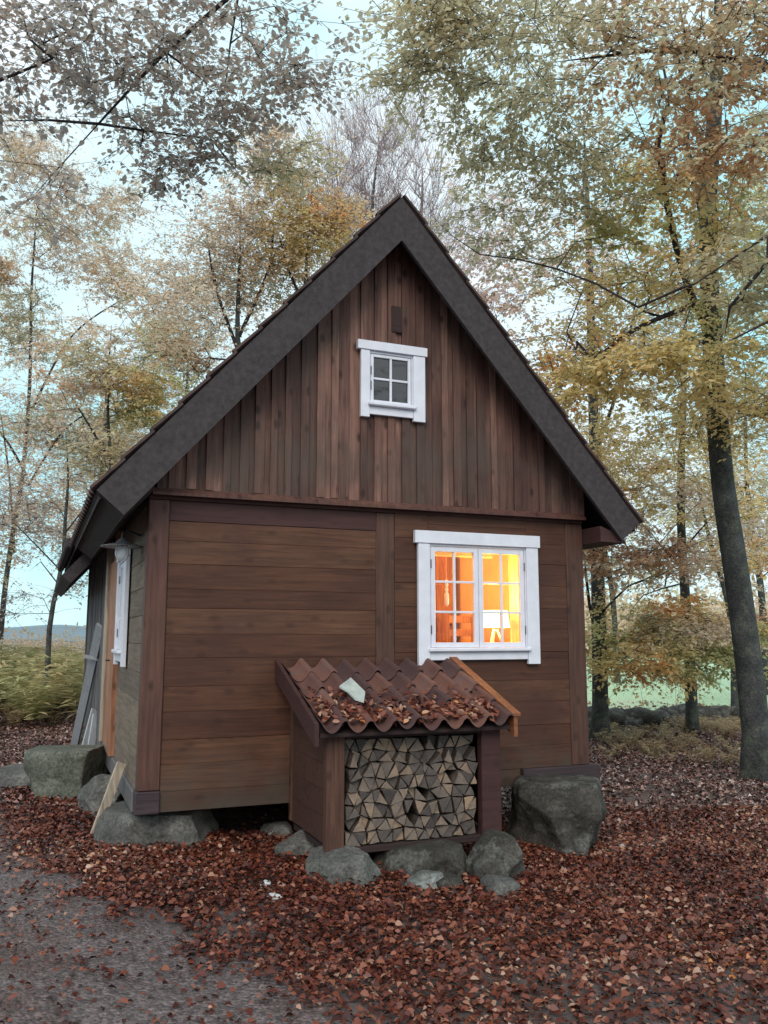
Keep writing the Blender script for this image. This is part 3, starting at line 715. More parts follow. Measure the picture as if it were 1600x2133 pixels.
q = MB(); q.prism([(-.005, sroof(0)+.068), (RY0-.01, sroof(RY0)+.068), (RY0-.01, sroof(RY0)+.09), (-.005, sroof(0)+.09)], 'x', RX1-.03, RX1+.045); q.build('cap_board', M_shedbarge_lit, shed)  # top strip carries the same painted window glow
# pale broken tile piece on the roof
def roofpt(px, py):
    d = FW + RT*((px-800)/FPX) - UP*((py-1066.5)/FPX)
    return CAM+d*((1.105+.085+.375*CAM[1]-CAM[2])/(d[2]-.375*d[1]))
cc = [roofpt(*q) for q in ((706, 1440), (730, 1422), (760, 1452), (757, 1472), (738, 1466), (722, 1450))]
V = [(p[0], p[1]-.01, p[2]+.028) for p in cc]+[(p[0], p[1]-.01, p[2]+.042) for p in cc]; n_ = len(cc)
o = meshobj('broken_tile', V, [tuple(range(n_))[::-1], tuple(range(n_, 2*n_))]+[(i, (i+1) % n_, n_+(i+1) % n_, n_+i) for i in range(n_)], M_palechip, None, loc=tuple(cc[0]))
tag(o, 'pale grey broken piece lying on the wood store tiles among the leaves', 'broken tile')

# ------------------------------------------------------------------ firewood
def firewood():
    ox0, ox1, oz0, oz1 = SX0+.14, SX1-.185, -.15, .60
    sp = .099; rows_ = int((oz1-oz0)/(sp*.86)); P = {}
    nc = int((ox1-ox0)/sp)
    for r in range(rows_+1):
        for c in range(-1, nc+2):
            jx = R.uniform(-.28, .28)*sp; jz = R.uniform(-.24, .24)*sp
            P[r, c] = (min(ox1, max(ox0, ox0+(c+(.5 if r % 2 else 0))*(ox1-ox0)/nc+jx)), min(oz1, max(oz0, oz0+r*(oz1-oz0)/rows_+(jz if 0 < r < rows_ else 0))))
    tris = []; made = []
    for r in range(rows_):
        for c in range(-1, nc+1):
            a, b_, cc_, d_ = P[r, c], P[r, c+1], P[r+1, c], P[r+1, c+1]
            if r % 2: tris += [(a, b_, d_, r), (a, d_, cc_, r)]
            else: tris += [(a, b_, cc_, r), (b_, d_, cc_, r)]
    n = 0
    for t_ in tris:
        row = t_[3]; t_ = t_[:3]
        ar = abs((t_[1][0]-t_[0][0])*(t_[2][1]-t_[0][1])-(t_[2][0]-t_[0][0])*(t_[1][1]-t_[0][1]))/2
        if ar < .0016 or R.random() < .03: continue
        cx_ = sum(p[0] for p in t_)/3; cz_ = sum(p[1] for p in t_)/3
        if cz_ > .50 and R.random() < .08: continue
        k = R.uniform(.80, .97); pts = []
        big = R.randrange(3)
        rot = R.uniform(-.12, .12)
        q = []
        for p in t_:
            dx, dz = (p[0]-cx_)*k, (p[1]-cz_)*k; q.append((cx_+dx*math.cos(rot)-dz*math.sin(rot), cz_+dx*math.sin(rot)+dz*math.cos(rot)))
        # one edge bows out (the bark side), two corners slightly blunt
        a, b_, c_ = q[big], q[(big+1) % 3], q[(big+2) % 3]
        L_ = math.hypot(c_[0]-b_[0], c_[1]-b_[1]); bow = R.uniform(.03, .16)*L_
        ex, ez = (b_[0]+c_[0])/2-a[0], (b_[1]+c_[1])/2-a[1]; el = math.hypot(ex, ez) or 1
        arc = []
        for u in (0, .2, .4, .6, .8, 1):
            s_ = 4*u*(1-u)*bow; arc.append((b_[0]+(c_[0]-b_[0])*u+ex/el*s_*.5+R.uniform(-.002, .002), b_[1]+(c_[1]-b_[1])*u+ez/el*s_*.5+R.uniform(-.002, .002)))
        def ed(p, q_): return [(p[0]+(q_[0]-p[0])*u+R.uniform(-.003, .003), p[1]+(q_[1]-p[1])*u+R.uniform(-.003, .003)) for u in (.35, .7)]
        poly = [a]+ed(a, b_)+arc+ed(c_, a)
        yf = SY+R.choice([.03, .035, .045, .05, .07])+R.uniform(-.008, .008)+(.06 if cz_ > .45 else 0)
        tl = [R.uniform(-.05, .05), R.uniform(-.05, .05)]; nn = len(poly)
        fr = [(p[0], yf+(p[0]-cx_)*tl[0]*2+(p[1]-cz_)*tl[1]*2, p[1]) for p in poly]; bk = [(p[0]*.98+cx_*.02, yf+.33, p[1]) for p in poly]
        mi = [0]+[0]+[1 if 3 <= i < 8 else 2 for i in range(nn)]
        ce = (cx_, yf-.003, cz_)
        inn = [(cx_+(p[0]-cx_)*.90, p[1]-.004, cz_+(p[2]-cz_)*.90) for p in fr]
        fcs = [tuple(range(nn))]+[(i, (i+1) % nn, nn+(i+1) % nn, nn+i) for i in range(nn)]+[(nn+i, nn+(i+1) % nn, 2*nn+(i+1) % nn, 2*nn+i) for i in range(nn)]
        o = meshobj('firewood_log', inn+fr+bk, fcs, [M_logend, M_bark, M_logside], None, False, [0]+[1 if 3 <= i < 8 else 0 for i in range(nn)]+[1 if 3 <= i < 8 else 2 for i in range(nn)], loc=(cx_, yf, cz_))
        made.append((row, cx_, o))
    rn = ['bottom', 'second', 'third', 'fourth', 'fifth', 'sixth', 'seventh', 'eighth', 'ninth']
    for row in range(rows_):
        q = sorted([m_ for m_ in made if m_[0] == row], key=lambda m_: m_[1])
        for i, (_, _, o) in enumerate(q):
            od = 'leftmost' if i == 0 else ('rightmost' if i == len(q)-1 else '%d%s from the left' % (i+1, {1: 'st', 2: 'nd', 3: 'rd'}.get((i+1) % 10 if i+1 not in (11, 12, 13) else 0, 'th')))
            tag(o, 'split log, %s in the %s layer%s of the stacked firewood' % (od, rn[row], ' from below' if row else ''), 'log', 'split firewood logs stacked in the wood store')
firewood()

# ------------------------------------------------------------------ boulders and stones
def stone(px, py, d, wpx, hpx, depth, m, label, name='boulder', boxy=.3, seed=0, cat='boulder', loc=None, flat=0, ncut=14):
    rr = random.Random(seed); c = Vector(at(px, py, d).tolist()) if loc is None else Vector(loc)
    sx = wpx/FPX*d/2; sz = hpx/FPX*d/2; sy = depth/2
    bm = bmesh.new(); bmesh.ops.create_icosphere(bm, subdivisions=5 if wpx > 60 else 3, radius=1)
    planes = []
    for i in range(ncut):
        v = Vector((rr.gauss(0, 1), rr.gauss(0, 1), rr.gauss(0, 1))).normalized(); planes.append((v, rr.uniform(.72, .95)))
    off = Vector((seed*3.1, seed*1.7, 5))
    rot = Matrix.Rotation(-YAW, 3, 'Z')
    for v in bm.verts:
        p = v.co.copy(); e = 1+boxy*2.2
        l = (abs(p.x)**(2*e)+abs(p.y)**(2*e)+abs(p.z)**(2*e))**(1/(2*e)); p = p/l
        for nv, dd in planes:
            k = p.dot(nv)-dd
            if k > 0: p = p-nv*k*.97
        p += p.normalized()*(.08*mnoise.noise(p*1.7+off)+.035*mnoise.noise(p*5+off)+.020*abs(mnoise.noise(p*9+off))+.012*mnoise.noise(p*24+off))
        if p.z < 0:
            k2 = min(1.35, 1/max(.55, math.sqrt(max(.01, 1-p.z*p.z)))); p = Vector((p.x*k2, p.y*k2, p.z*1.35))
        if flat and p.z > flat: p.z = flat+(p.z-flat)*.15
        v.co = p
    mx = [max(abs(v.co[i]) for v in bm.verts if v.co.z > .15) for i in range(2)]; mz = max(v.co.z for v in bm.verts)
    for v in bm.verts: p = v.co; v.co = c+rot @ Vector((p.x/mx[0]*sx, p.y/mx[1]*sy, p.z/mz*sz))
    bm.verts.index_update()
    o = meshobj(name, [v.co[:] for v in bm.verts], [[v.index for v in f.verts] for f in bm.faces], m, None, True, loc=tuple(c)); bm.free()
    return tag(o, label, cat)
stone(330, 1737, 7.12, 240, 118, .95, M_stone, 'long rounded grey boulder under the left front corner of the cabin', seed=1, boxy=.15, flat=.62)
stone(1168, 1697, 7.55, 196, 142, .8, M_stone_dark, 'large square dark mossy stone block under the right front corner of the cabin', seed=2, boxy=.9, ncut=5, flat=.9)
stone(578, 1742, 7.25, 74, 62, .4, M_stone, 'small grey boulder by the dark gap under the cabin, left of the wood store', seed=3, boxy=.2)
stone(622, 1770, 6.65, 96, 78, .4, M_stone, 'grey boulder touching the left foot of the wood store', seed=4, boxy=.25)
stone(716, 1824, 6.05, 158, 110, .5, M_stone, 'pale grey boulder in front of the left post of the wood store', seed=5, boxy=.5, ncut=8)
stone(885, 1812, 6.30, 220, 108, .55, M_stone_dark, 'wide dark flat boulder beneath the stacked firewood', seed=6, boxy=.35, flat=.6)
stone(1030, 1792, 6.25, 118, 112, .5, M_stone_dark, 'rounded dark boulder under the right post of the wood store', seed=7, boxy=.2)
stone(1042, 1852, 5.88, 86, 52, .3, M_stone, 'small grey boulder sunk in leaves, rightmost before the wood store', seed=8, boxy=.2)
stone(890, 1832, 5.95, 80, 34, .22, M_stone_lite, 'small flat whitish stone in front of the firewood', seed=9, boxy=.3, name='stone', cat='stone')
stone(930, 1845, 5.95, 70, 50, .25, M_stone_dark, 'small brown stone beside the whitish one before the firewood', seed=19, boxy=.2, name='stone', cat='stone')
stone(148, 1604, 9.1, 172, 100, .9, M_stone_green, 'large green grey lichened boulder serving as step below the side door', seed=10, boxy=.55, flat=.72, ncut=9)
stone(222, 1652, 8.2, 108, 78, .6, M_stone, 'grey boulder between the door step and the corner boulder', seed=11, boxy=.2)
stone(252, 1702, 7.5, 60, 50, .4, M_stone, 'small grey stone tucked behind the corner boulder by the pale plank', seed=12, boxy=.2, name='stone', cat='stone')
stone(30, 1632, 9.6, 150, 60, .9, M_stone, 'flat grey stone slab at the left edge of the photo', seed=13, boxy=.8, flat=.55, name='stone_slab', cat='stone slab', ncut=4)
for i, (px, py, w_, h_, lab) in enumerate([(553, 1843, 22, 18, 'small white stone lying in the leaves, leftmost of the three chips'), (572, 1871, 34, 18, 'flat white stone chip lying in the leaves, lowest of the three chips')]):
    P = gpix(px, py+6); d = float((P-CAM) @ FW); stone(px, py, d, w_, h_, .08, M_chip, lab, 'stone_chip', .3, 30+i, 'stone')
P = gpix(587, 1852); stone(587, 1848, float((P-CAM) @ FW), 22, 22, .06, M_brick, 'small reddish brick piece lying in the leaves', 'brick_piece', .8, 33, 'brick')
P = gpix(145, 1680); stone(145, 1678, float((P-CAM) @ FW), 42, 10, .14, M_palechip, 'thin pale flat chip on the leaves near the door step', 'stone_chip', .6, 34, 'stone')
P = gpix(1297, 1770); stone(1297, 1764, float((P-CAM) @ FW), 16, 12, .06, M_chip, 'small round white stone on the leaves right of the cabin', 'stone_chip', .2, 35, 'stone')
P = gpix(1340, 1765); stone(1340, 1761, float((P-CAM) @ FW), 50, 10, .07, M_chip, 'flat white stone chip beside a stick on the leaves right of the cabin', 'stone_chip', .3, 36, 'stone')
a, b_ = gpix(1352, 1754), gpix(1398, 1772); q = MB(); q.tube([a+[0, 0, .03], (a+b_)/2+[0, 0, .035], b_+[0, 0, .02]], [.012, .01, .006], 7); tag(q.build('stick', M_plank, None, loc=tuple(a)), 'pale bare stick lying on the leaves beside the white chip', 'stick')
# rear supports and infill in the dark under the floor
for i, (x, y, sx) in enumerate([(.2, 3.6, .5), (.25, 7.0, .5), (3.9, 7.0, .5), (2.1, 7.1, .5), (2.2, 3.2, .6), (1.0, 7.0, .4), (1.2, 3.3, .5)]):
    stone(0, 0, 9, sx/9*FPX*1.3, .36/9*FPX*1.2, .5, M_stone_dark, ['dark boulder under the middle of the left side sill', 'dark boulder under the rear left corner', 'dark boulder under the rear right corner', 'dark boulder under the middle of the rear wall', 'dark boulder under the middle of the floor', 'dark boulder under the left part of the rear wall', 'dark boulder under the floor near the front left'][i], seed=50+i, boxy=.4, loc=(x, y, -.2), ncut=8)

# ------------------------------------------------------------------ planks
a = np.array([-.02, .70, .24]); b_ = gpix(196, 1742)+[0, 0, .03]
tp = at(272, 1588, 7.02); bt = at(196, 1738, 6.95)
bt = gpix(197, 1744)+np.array([0, 0, .02]); tp = at(273, 1588, 7.35); tp[0] = min(tp[0], -.05)
p = MB(); p.bar(bt, tp, .075, .028, up=(.3, -1, 0)); tag(p.build('leaning_plank', M_plank, None, loc=tuple(bt)), 'short pale plank leaning on the left side sill near the corner boulder', 'plank')
bt = gpix(152, 1566); tp = np.array([-.05, 4.22, 1.48])
r_ = empty('leaning_post', tuple(map(float, bt)), 'tall blue grey weathered plank with crosspiece leaning beside the door', 'plank')
p = MB(); p.bar(bt, tp, .125, .035, up=(-.6, -1, 0)); p.build('shaft', M_bluegrey, r_)
mid_ = tp+(bt-tp)*.22+np.array([-.01, -.03, 0]); ca, cb = mid_+np.array([-.10, 0, .02]), mid_+np.array([.07, 0, -.02]); p = MB(); p.bar(ca, cb, .045, .07, up=(0, -1, 0)); p.build('crosspiece', M_bluegrey, r_)
for i, (pa, pb, lab) in enumerate([((198, 1552), (178, 1492), 'grey board scrap leaning left of the door post, shorter of the pair'), ((210, 1548), (190, 1485), 'grey board scrap leaning against the door post, nearer of the pair')]):
    a = np.array([-.22+.08*i, 4.35-.3*i, gz(-.2, 4.3)]); b_ = np.array([-.04, 4.7-.3*i, .42-.04*i]); p = MB(); p.bar(a, b_, .09, .025, up=(.5, -1, 0)); tag(p.build('board_scrap', M_bluegrey, None, loc=tuple(a)), lab, 'board')

# ------------------------------------------------------------------ leaf litter
def leafgeo(P, A, Nn, Lg, Wd, k=6, fold=.25, curl=.15):
    """P base points, A axis unit, Nn normal; returns (N,k,3)"""
    B = np.cross(Nn, A); B /= np.linalg.norm(B, axis=1)[:, None]+1e-9; Nn = np.cross(A, B)
    Lg = Lg[:, None]; Wd = Wd[:, None]
    if k == 4: pr = [(0, 0, 0), (.45, .5, fold), (1, 0, -curl), (.45, -.5, fold)]
    elif k == 6: pr = [(0, 0, 0), (.25, .40, fold*.8), (.62, .42, fold*.6), (1, 0, -curl), (.62, -.42, fold*.6), (.25, -.40, fold*.8)]
    else: pr = [(0, 0, 0), (.12, .26, fold*.5), (.38, .5, fold), (.7, .38, fold*.5), (1, 0, -curl), (.7, -.38, fold*.5), (.38, -.5, fold), (.12, -.26, fold*.5)]
    out_ = [P+A*Lg*u+B*Wd*v+Nn*Wd*h for u, v, h in pr]
    return np.stack(out_, axis=1)
def rnd_unit(n): v = rng.normal(size=(n, 3)); return v/np.linalg.norm(v, axis=1)[:, None]
vgz = np.vectorize(gz)
def path_in(x, y):
    return np.array([pe_x(b)-a for a, b in zip(x, y)])     # >0 : inside the path
def blob(x, y, cx, cy, r): return np.exp(-((x-cx)**2+(y-cy)**2)/(r*r))
def litter(name, n, poly_fn, size, mats, label_kind='stuff', k=6, up=.55, hmax=.045):
    x, y = poly_fn(n)
    pin = path_in(x, y)
    nz_ = np.array([mnoise.noise(Vector((a*.9, b*.9, 3))) for a, b in zip(x, y)]); nf = np.array([mnoise.noise(Vector((a*3.1, b*3.1, 9))) for a, b in zip(x, y)])
    dens = np.clip(1.05-(pin+.16+.50*nz_+.50*nf)*2.0, .13, 1)**1.25
    dens *= 1-.50*np.clip(blob(x, y, 1.75, -3.15, .75)+blob(x, y, 1.2, -4.0, .6)+blob(x, y, 2.5, -3.5, .6)+.35*nf, 0, 1)
    under = (x > .3) & (x < 2.9) & (y > .35) & (y < 7); dens[under] *= .12
    kp = rng.random(n) < dens; x = x[kp]; y = y[kp]; n = len(x)
    z = vgz(x, y)+.010+rng.random(n)**2*hmax
    a = rng.random(n)*2*math.pi; A = np.stack([np.cos(a), np.sin(a), rng.normal(0, .30*up, n)], 1); A /= np.linalg.norm(A, axis=1)[:, None]
    N_ = np.stack([rng.normal(0, up, n), rng.normal(0, up, n), np.ones(n)], 1); N_ /= np.linalg.norm(N_, axis=1)[:, None]
    L_ = rng.uniform(.5, 1.45, n)*size; V = leafgeo(np.stack([x, y, z], 1), A, N_, L_, L_*rng.uniform(.45, .78, n), k, .34, .3)
    V[:, :, 2] = np.maximum(V[:, :, 2], (vgz(x, y)+.009)[:, None])
    o = ngons(name, V, mats, loc=(0, 0, 0)); tag(o, kind='stuff'); return o
def littermat(name, cols, pos, rough=.45, patch=None):
    m, n, b = mat(name); g = n.nodes.new('ShaderNodeNewGeometry'); z = noise(n, .8, 3, g.outputs['Position'], .6)
    f = math_(n, 'ADD', math_(n, 'MULTIPLY', g.outputs['Random Per Island'], .85), math_(n, 'MULTIPLY', math_(n, 'SUBTRACT', z.outputs[0], .5), .8))
    f = math_(n, 'ADD', f, .07)
    r = ramp(n, cols, pos); n.links.new(f, r.inputs[0]); n.links.new(r.outputs[0], b.inputs['Base Color']); b.inputs['Roughness'].default_value = rough; b.inputs['Specular IOR Level'].default_value = .5; return m
M_lit = littermat('wet_fallen_leaves', [(.028, .008, .007), (.085, .018, .011), (.16, .038, .020), (.24, .085, .048), (.40, .26, .19), (.5, .20, .06)], [0, .33, .62, .82, .96, 1])
M_lit2 = littermat('pale_fallen_leaves', [(.07, .030, .026), (.14, .062, .052), (.24, .125, .11), (.38, .25, .22), (.58, .47, .43)], [0, .3, .58, .82, 1], .35)
def view_area(d0, d1, power=1.0, margin=1.12):
    def f(n):
        d = d0+(d1-d0)*rng.random(n)**power; u = rng.uniform(-margin, margin, n)*800/FPX
        # horizontal distance d along view, sideways spread; extra room at both sides
        x = CAM[0]+math.sin(YAW)*d+math.cos(YAW)*u*d*1.25; y = CAM[1]+math.cos(YAW)*d-math.sin(YAW)*u*d*1.25
        return x, y
    return f
litter('fallen_leaves', 135000, view_area(2.9, 9.5, .75), .038, M_lit, k=8)
litter('fallen_leaves', 72000, view_area(8.3, 17, .75), .055, M_lit2, k=4)
litter('fallen_leaves', 42000, view_area(16, 34, .8), .10, M_lit2, k=4, hmax=.10)
# leaves caught on the wood store roof
n = 1000; px = rng.uniform(660, 1030, n); py = np.clip(rng.normal(1478, 20, n), 1425, 1514)
keep = (px-690)*.0+1 > 0; Pts = np.array([roofpt(a+(b-1440)*.9-30, b) for a, b in zip(px, py)]); Pts = Pts[(Pts[:, 0] > RX0+.06) & (Pts[:, 0] < RX1-.06) & (Pts[:, 1] > RY0)]
n = len(Pts); N_ = rng.normal(0, .45, (n, 3))+[0, -.35, 1]; N_ /= np.linalg.norm(N_, axis=1)[:, None]; A = rnd_unit(n); A -= N_*(A*N_).sum(1)[:, None]; A /= np.linalg.norm(A, axis=1)[:, None]
L_ = rng.uniform(.04, .07, n); tag(ngons('roof_leaves', leafgeo(Pts+[0, 0, -.015], A, N_, L_, L_*.6, 6), M_lit, loc=(0, 0, 0)), kind='stuff')

# ------------------------------------------------------------------ trees
M_trunk = stonemat('beech_bark', [(.030, .032, .033), (.060, .064, .066), (.115, .120, .12)], (.13, .15, .11), .6)
M_twig = plain('twig_bark', (.045, .038, .040), .9, .3, 8, .2, 0)
M_twig_pale = plain('pale_twig_bark', (.32, .25, .255), .9, .25, 8, .2, 0)
# leaf palettes
LM = {
 'sage': leafmat('leaves_sage', [(.44, .42, .28), (.60, .56, .38), (.74, .67, .46), (.80, .62, .38)], None, ((.64, .40, .24), .60), .58),
 'gold': leafmat('leaves_gold', [(.54, .46, .22), (.76, .63, .30), (.88, .71, .36), (.90, .60, .28)], None, ((.86, .44, .18), .58), .55),
 'tan': leafmat('leaves_tan', [(.62, .50, .39), (.80, .65, .50), (.88, .74, .58), (.86, .58, .34)], None, ((.62, .58, .38), .57), .55),
 'rust': leafmat('leaves_rust', [(.52, .29, .18), (.70, .43, .28), (.82, .61, .43), (.74, .63, .44)], None, ((.74, .62, .42), .56), .55),
 'dark': leafmat('leaves_dark', [(.42, .385, .36), (.52, .47, .43), (.62, .55, .47), (.52, .32, .24)], None, ((.46, .21, .15), .64), .45),
 'pink': leafmat('leaves_pink', [(.74, .58, .54), (.84, .66, .60), (.88, .72, .62)], None, ((.82, .52, .36), .62), .5),
 'green': leafmat('leaves_green', [(.42, .44, .22), (.60, .60, .30), (.78, .71, .36), (.84, .68, .34)], None, ((.84, .54, .26), .58), .58),
}
def resample(pts, step):
    pts = [np.array(p, float) for p in pts]; out_ = [pts[0]]
    # Catmull-Rom
    for i in range(len(pts)-1):
        p0 = pts[max(i-1, 0)]; p1 = pts[i]; p2 = pts[i+1]; p3 = pts[min(i+2, len(pts)-1)]; n = max(1, int(np.linalg.norm(p2-p1)/step))
        for k in range(1, n+1):
            t = k/n; out_.append(.5*((2*p1)+(-p0+p2)*t+(2*p0-5*p1+4*p2-p3)*t*t+(-p0+3*p1-3*p2+p3)*t**3))
    return out_
def grow_tree(name, label, base, limbs, blobs, palette, leaf=.07, spray=26, seed=1, group=None, twigmat=None, dens=1.4, tw_len=.55, k=4, cat='tree', tr=.004, flatness=.35, trunkmat=None, subtw=3, rise=0, clump=.30):
    """limbs: list of (pts, r0, r1), the first one is the trunk; blobs: (centre, (rx,ry,rz), n, [palette])"""
    rg = np.random.default_rng(seed); rr = random.Random(seed)
    pos = []; par = []; fixr = []; istr = []
    for li, (pts, r0, r1) in enumerate(limbs):
        ps = resample(pts, .35)
        if li == 0: prev = -1
        else: prev = int(np.argmin(((np.array(pos)-ps[0])**2).sum(1)))
        for i, p in enumerate(ps):
            t = i/max(1, len(ps)-1); pos.append(p); par.append(prev); fixr.append((r0+(r1-r0)*t)*min(1, (1-t)*4+.22)); istr.append(1 if li == 0 else 2); prev = len(pos)-1
    nfix = len(pos); spray = spray*(1.35 if dens > 1.3 else 1); leaf = leaf*(1.12 if dens > 1.3 else 1)
    E = []; pal = []
    for bl in blobs:
        c, rad, n = bl[:3]; n = int(n*dens); pk = bl[3] if len(bl) > 3 else palette
        ns_ = max(1, n//3); v = rg.normal(size=(ns_, 3)); v /= np.linalg.norm(v, axis=1)[:, None]; v *= (rg.random(ns_)**.42)[:, None]
        sub = np.array(c)+v*np.array(rad); cl = min(rad)*clump
        pts = sub[rg.integers(0, ns_, n)]+rg.normal(0, 1, (n, 3))*[cl, cl, cl*.38]
        E += list(pts); pal += [pk]*n
    E = np.array(E)
    zmin = E[:, 2].min()-1.5 if len(E) else 0
    okn = [i for i in range(nfix) if pos[i][2] > min(zmin, 99) or istr[i] == 2]
    P = np.array(pos); Ptall = P[okn]
    d0 = np.array([np.min(((Ptall-e)**2).sum(1)) for e in E]); order = np.argsort(d0)
    nodes = np.zeros((nfix+len(E)*14+10, 3)); nodes[:nfix] = P; cnt = nfix; ok = np.zeros(len(nodes), bool); ok[okn] = True
    ends = []
    for ei in order:
        e = E[ei]; dv = e-nodes[:cnt]; dist = np.sqrt((dv**2).sum(1))+1e-6
        down = np.clip(-dv[:, 2]/dist, 0, 1)
        cost = dist*(1+.8*down); cost[~ok[:cnt]] = 1e9
        j = int(np.argmin(cost)); D_ = dist[j]; n = max(1, int(D_/.45)); a = nodes[j].copy(); prev = j
        pd = a-nodes[par[j]] if par[j] >= 0 else np.array([0, 0, 1.]); pd = pd/(np.linalg.norm(pd)+1e-9)
        ctrl = a+pd*D_*.25+(e-a)*.25+np.array([0, 0, .10*D_])+rg.normal(0, .06*D_, 3)
        if n > 12: n = 12
        for s in range(1, n+1):
            t = s/n; q = (1-t)**2*a+2*t*(1-t)*ctrl+t*t*e+(rg.normal(0, .035, 3) if s < n else 0)
            nodes[cnt] = q; par.append(prev); fixr.append(None); istr.append(0); ok[cnt] = True; prev = cnt; cnt += 1
        ends.append((prev, pal[ei]))
    nodes = nodes[:cnt]; par = np.array(par)
    # radii by the pipe rule
    rad = np.zeros(cnt); acc = np.zeros(cnt)
    for i in range(cnt-1, -1, -1):
        r = max(tr, acc[i]**(1/2.3)) if acc[i] > 0 else tr
        if fixr[i] is not None: r = fixr[i]
        rad[i] = r
        if par[i] >= 0:
            acc[par[i]] += r**2.3
    for i in range(cnt):
        if par[i] >= 0 and fixr[i] is None: rad[i] = min(rad[i], rad[par[i]]*.85)
    ch = [[] for _ in range(cnt)]
    for i in range(cnt):
        if par[i] >= 0: ch[par[i]].append(i)
    tv = MB(); bv = MB(); stack = [(0, -1)]; done = 0
    while stack:
        s, pr = stack.pop(); chain = ([pr] if pr >= 0 else [])+[s]; cur = s
        while ch[cur]:
            c = ch[cur]; same = [q for q in c if istr[q] == istr[cur] and istr[cur]] or c
            nx_ = max(same, key=lambda q: rad[q])
            for q in c:
                if q != nx_: stack.append((q, cur))
            chain.append(nx_); cur = nx_
        rs = [rad[i] for i in chain]
        if pr >= 0: rs[0] = min(rs[0], rs[1]*1.25) if len(rs) > 1 else rs[0]
        isT = istr[chain[1 if len(chain) > 1 else 0]] == 1
        mx = max(rs); sides = 20 if isT and mx > .08 else (10 if mx > .04 else (5 if mx > .012 else 3))
        pts = [Vector(nodes[i].tolist()) for i in chain]
        if len(pts) < 2: continue
        V, F = tube_mesh(pts, rs, sides, False)
        (tv if isT and pr < 0 else bv).add(V, F)
    root = empty(name, tuple(float(v) for v in base), label, cat, group)
    # root flare
    if tv.v:
        V = np.array(tv.v); b0 = np.array(base); ax = nodes[0]
        hgt = V[:, 2]-b0[2]; k_ = np.clip(1-hgt/.55, 0, 1)**2
        ang = np.arctan2(V[:, 1]-ax[1], V[:, 0]-ax[0]); s_ = k_*(.35+.25*np.sin(ang*4+seed))
        V[:, 0] += (V[:, 0]-ax[0])*s_; V[:, 1] += (V[:, 1]-ax[1])*s_
        wob = np.array([mnoise.noise(Vector((a*2.2, b*2.2, c*.9))) for a, b, c in V])*.05*np.clip(limbs[0][1]/.2, .2, 1)
        dd = V-[ax[0], ax[1], 0]; V[:, :2] += dd[:, :2]*0+np.stack([np.cos(ang), np.sin(ang)], 1)*wob[:, None]*.5
        meshobj('trunk', V, tv.f, trunkmat or M_trunk, root, True)
    # sprays of leaves with their own fine twigs
    LP = {}; tb = MB()
    for ni, pk in ends:
        p = nodes[ni]; d = p-nodes[par[ni]]; d /= np.linalg.norm(d)+1e-9
        nt_ = subtw
        for q in range(nt_):
            a = rg.uniform(-1.1, 1.1); dd = np.array([d[0]*math.cos(a)-d[1]*math.sin(a), d[0]*math.sin(a)+d[1]*math.cos(a), d[2]*.5+rg.normal(0, .22)-.08]); 
            dd = dd+np.array([0, 0, rise])
            if abs(dd[0])+abs(dd[1]) < .2: dd[:2] += rg.normal(0, .6, 2)
            dd /= np.linalg.norm(dd)+1e-9; ln = tw_len*rg.uniform(.6, 1.3); st = p-d*rg.uniform(0, .3)*(q > 0)
            sag = np.array([0, 0, (-.12 if rise == 0 else .1)*ln]); mid = st+dd*ln*.5+rg.normal(0, .03, 3); en = st+dd*ln+sag
            tb.tube([Vector(st.tolist()), Vector(mid.tolist()), Vector(en.tolist())], [tr*.9, tr*.7, tr*.35], 3, caps=False)
            m_ = max(0, int(spray/nt_*rg.uniform(.6, 1.4)))
            if not m_: continue
            t = rg.random(m_)[:, None]; LPp = st*(1-t)**2+2*t*(1-t)*mid+t*t*en+rg.normal(0, .028*tw_len/.55, (m_, 3))
            sd = np.cross(dd, [0, 0, 1.]); sd /= np.linalg.norm(sd)+1e-9; sg = rg.choice([-1, 1], m_)[:, None]
            A = dd*.55+sd*sg*rg.uniform(.5, 1.1, (m_, 1))+rg.normal(0, .35, (m_, 3))+[0, 0, -.2]
            LP.setdefault(pk, []).append((LPp, A))
    nb = len(bv.v)
    bv.v += tb.v; bv.f += [tuple(i+nb for i in f) for f in tb.f]; bv.m += tb.m
    if bv.v: meshobj('branches', bv.v, bv.f, twigmat or M_twig, root, True)
    Vs = []; MIx = []; mats_ = list(LP.keys())
    for mi, pk in enumerate(mats_):
        Pp = np.concatenate([x[0] for x in LP[pk]]); A = np.concatenate([x[1] for x in LP[pk]]); A /= np.linalg.norm(A, axis=1)[:, None]; n = len(Pp)
        N_ = rg.normal(0, flatness, (n, 3))+[0, 0, 1]; N_ /= np.linalg.norm(N_, axis=1)[:, None]; N_ -= A*(A*N_).sum(1)[:, None]
        L_ = rg.uniform(.5, 1.35, n)*leaf; Vs.append(leafgeo(Pp, A, N_, L_, L_*.62, k, .14, .18)); MIx += [mi]*n
    if Vs: ngons('crown', np.concatenate(Vs), [LM[q] for q in mats_], root, midx=MIx)
    return root
def A3(*q): return at(*q)
def T(pts): return [at(*q) for q in pts]
def blob_px(px, py, d, rx, ry, dep, n, pal=None):
    """crown lobe around a pixel at its own distance: radii in metres"""
    c = at(px, py, d); r = (c, (rx*.93+dep*.37*0+.0, dep, ry), n); return r+((pal,) if pal else ())
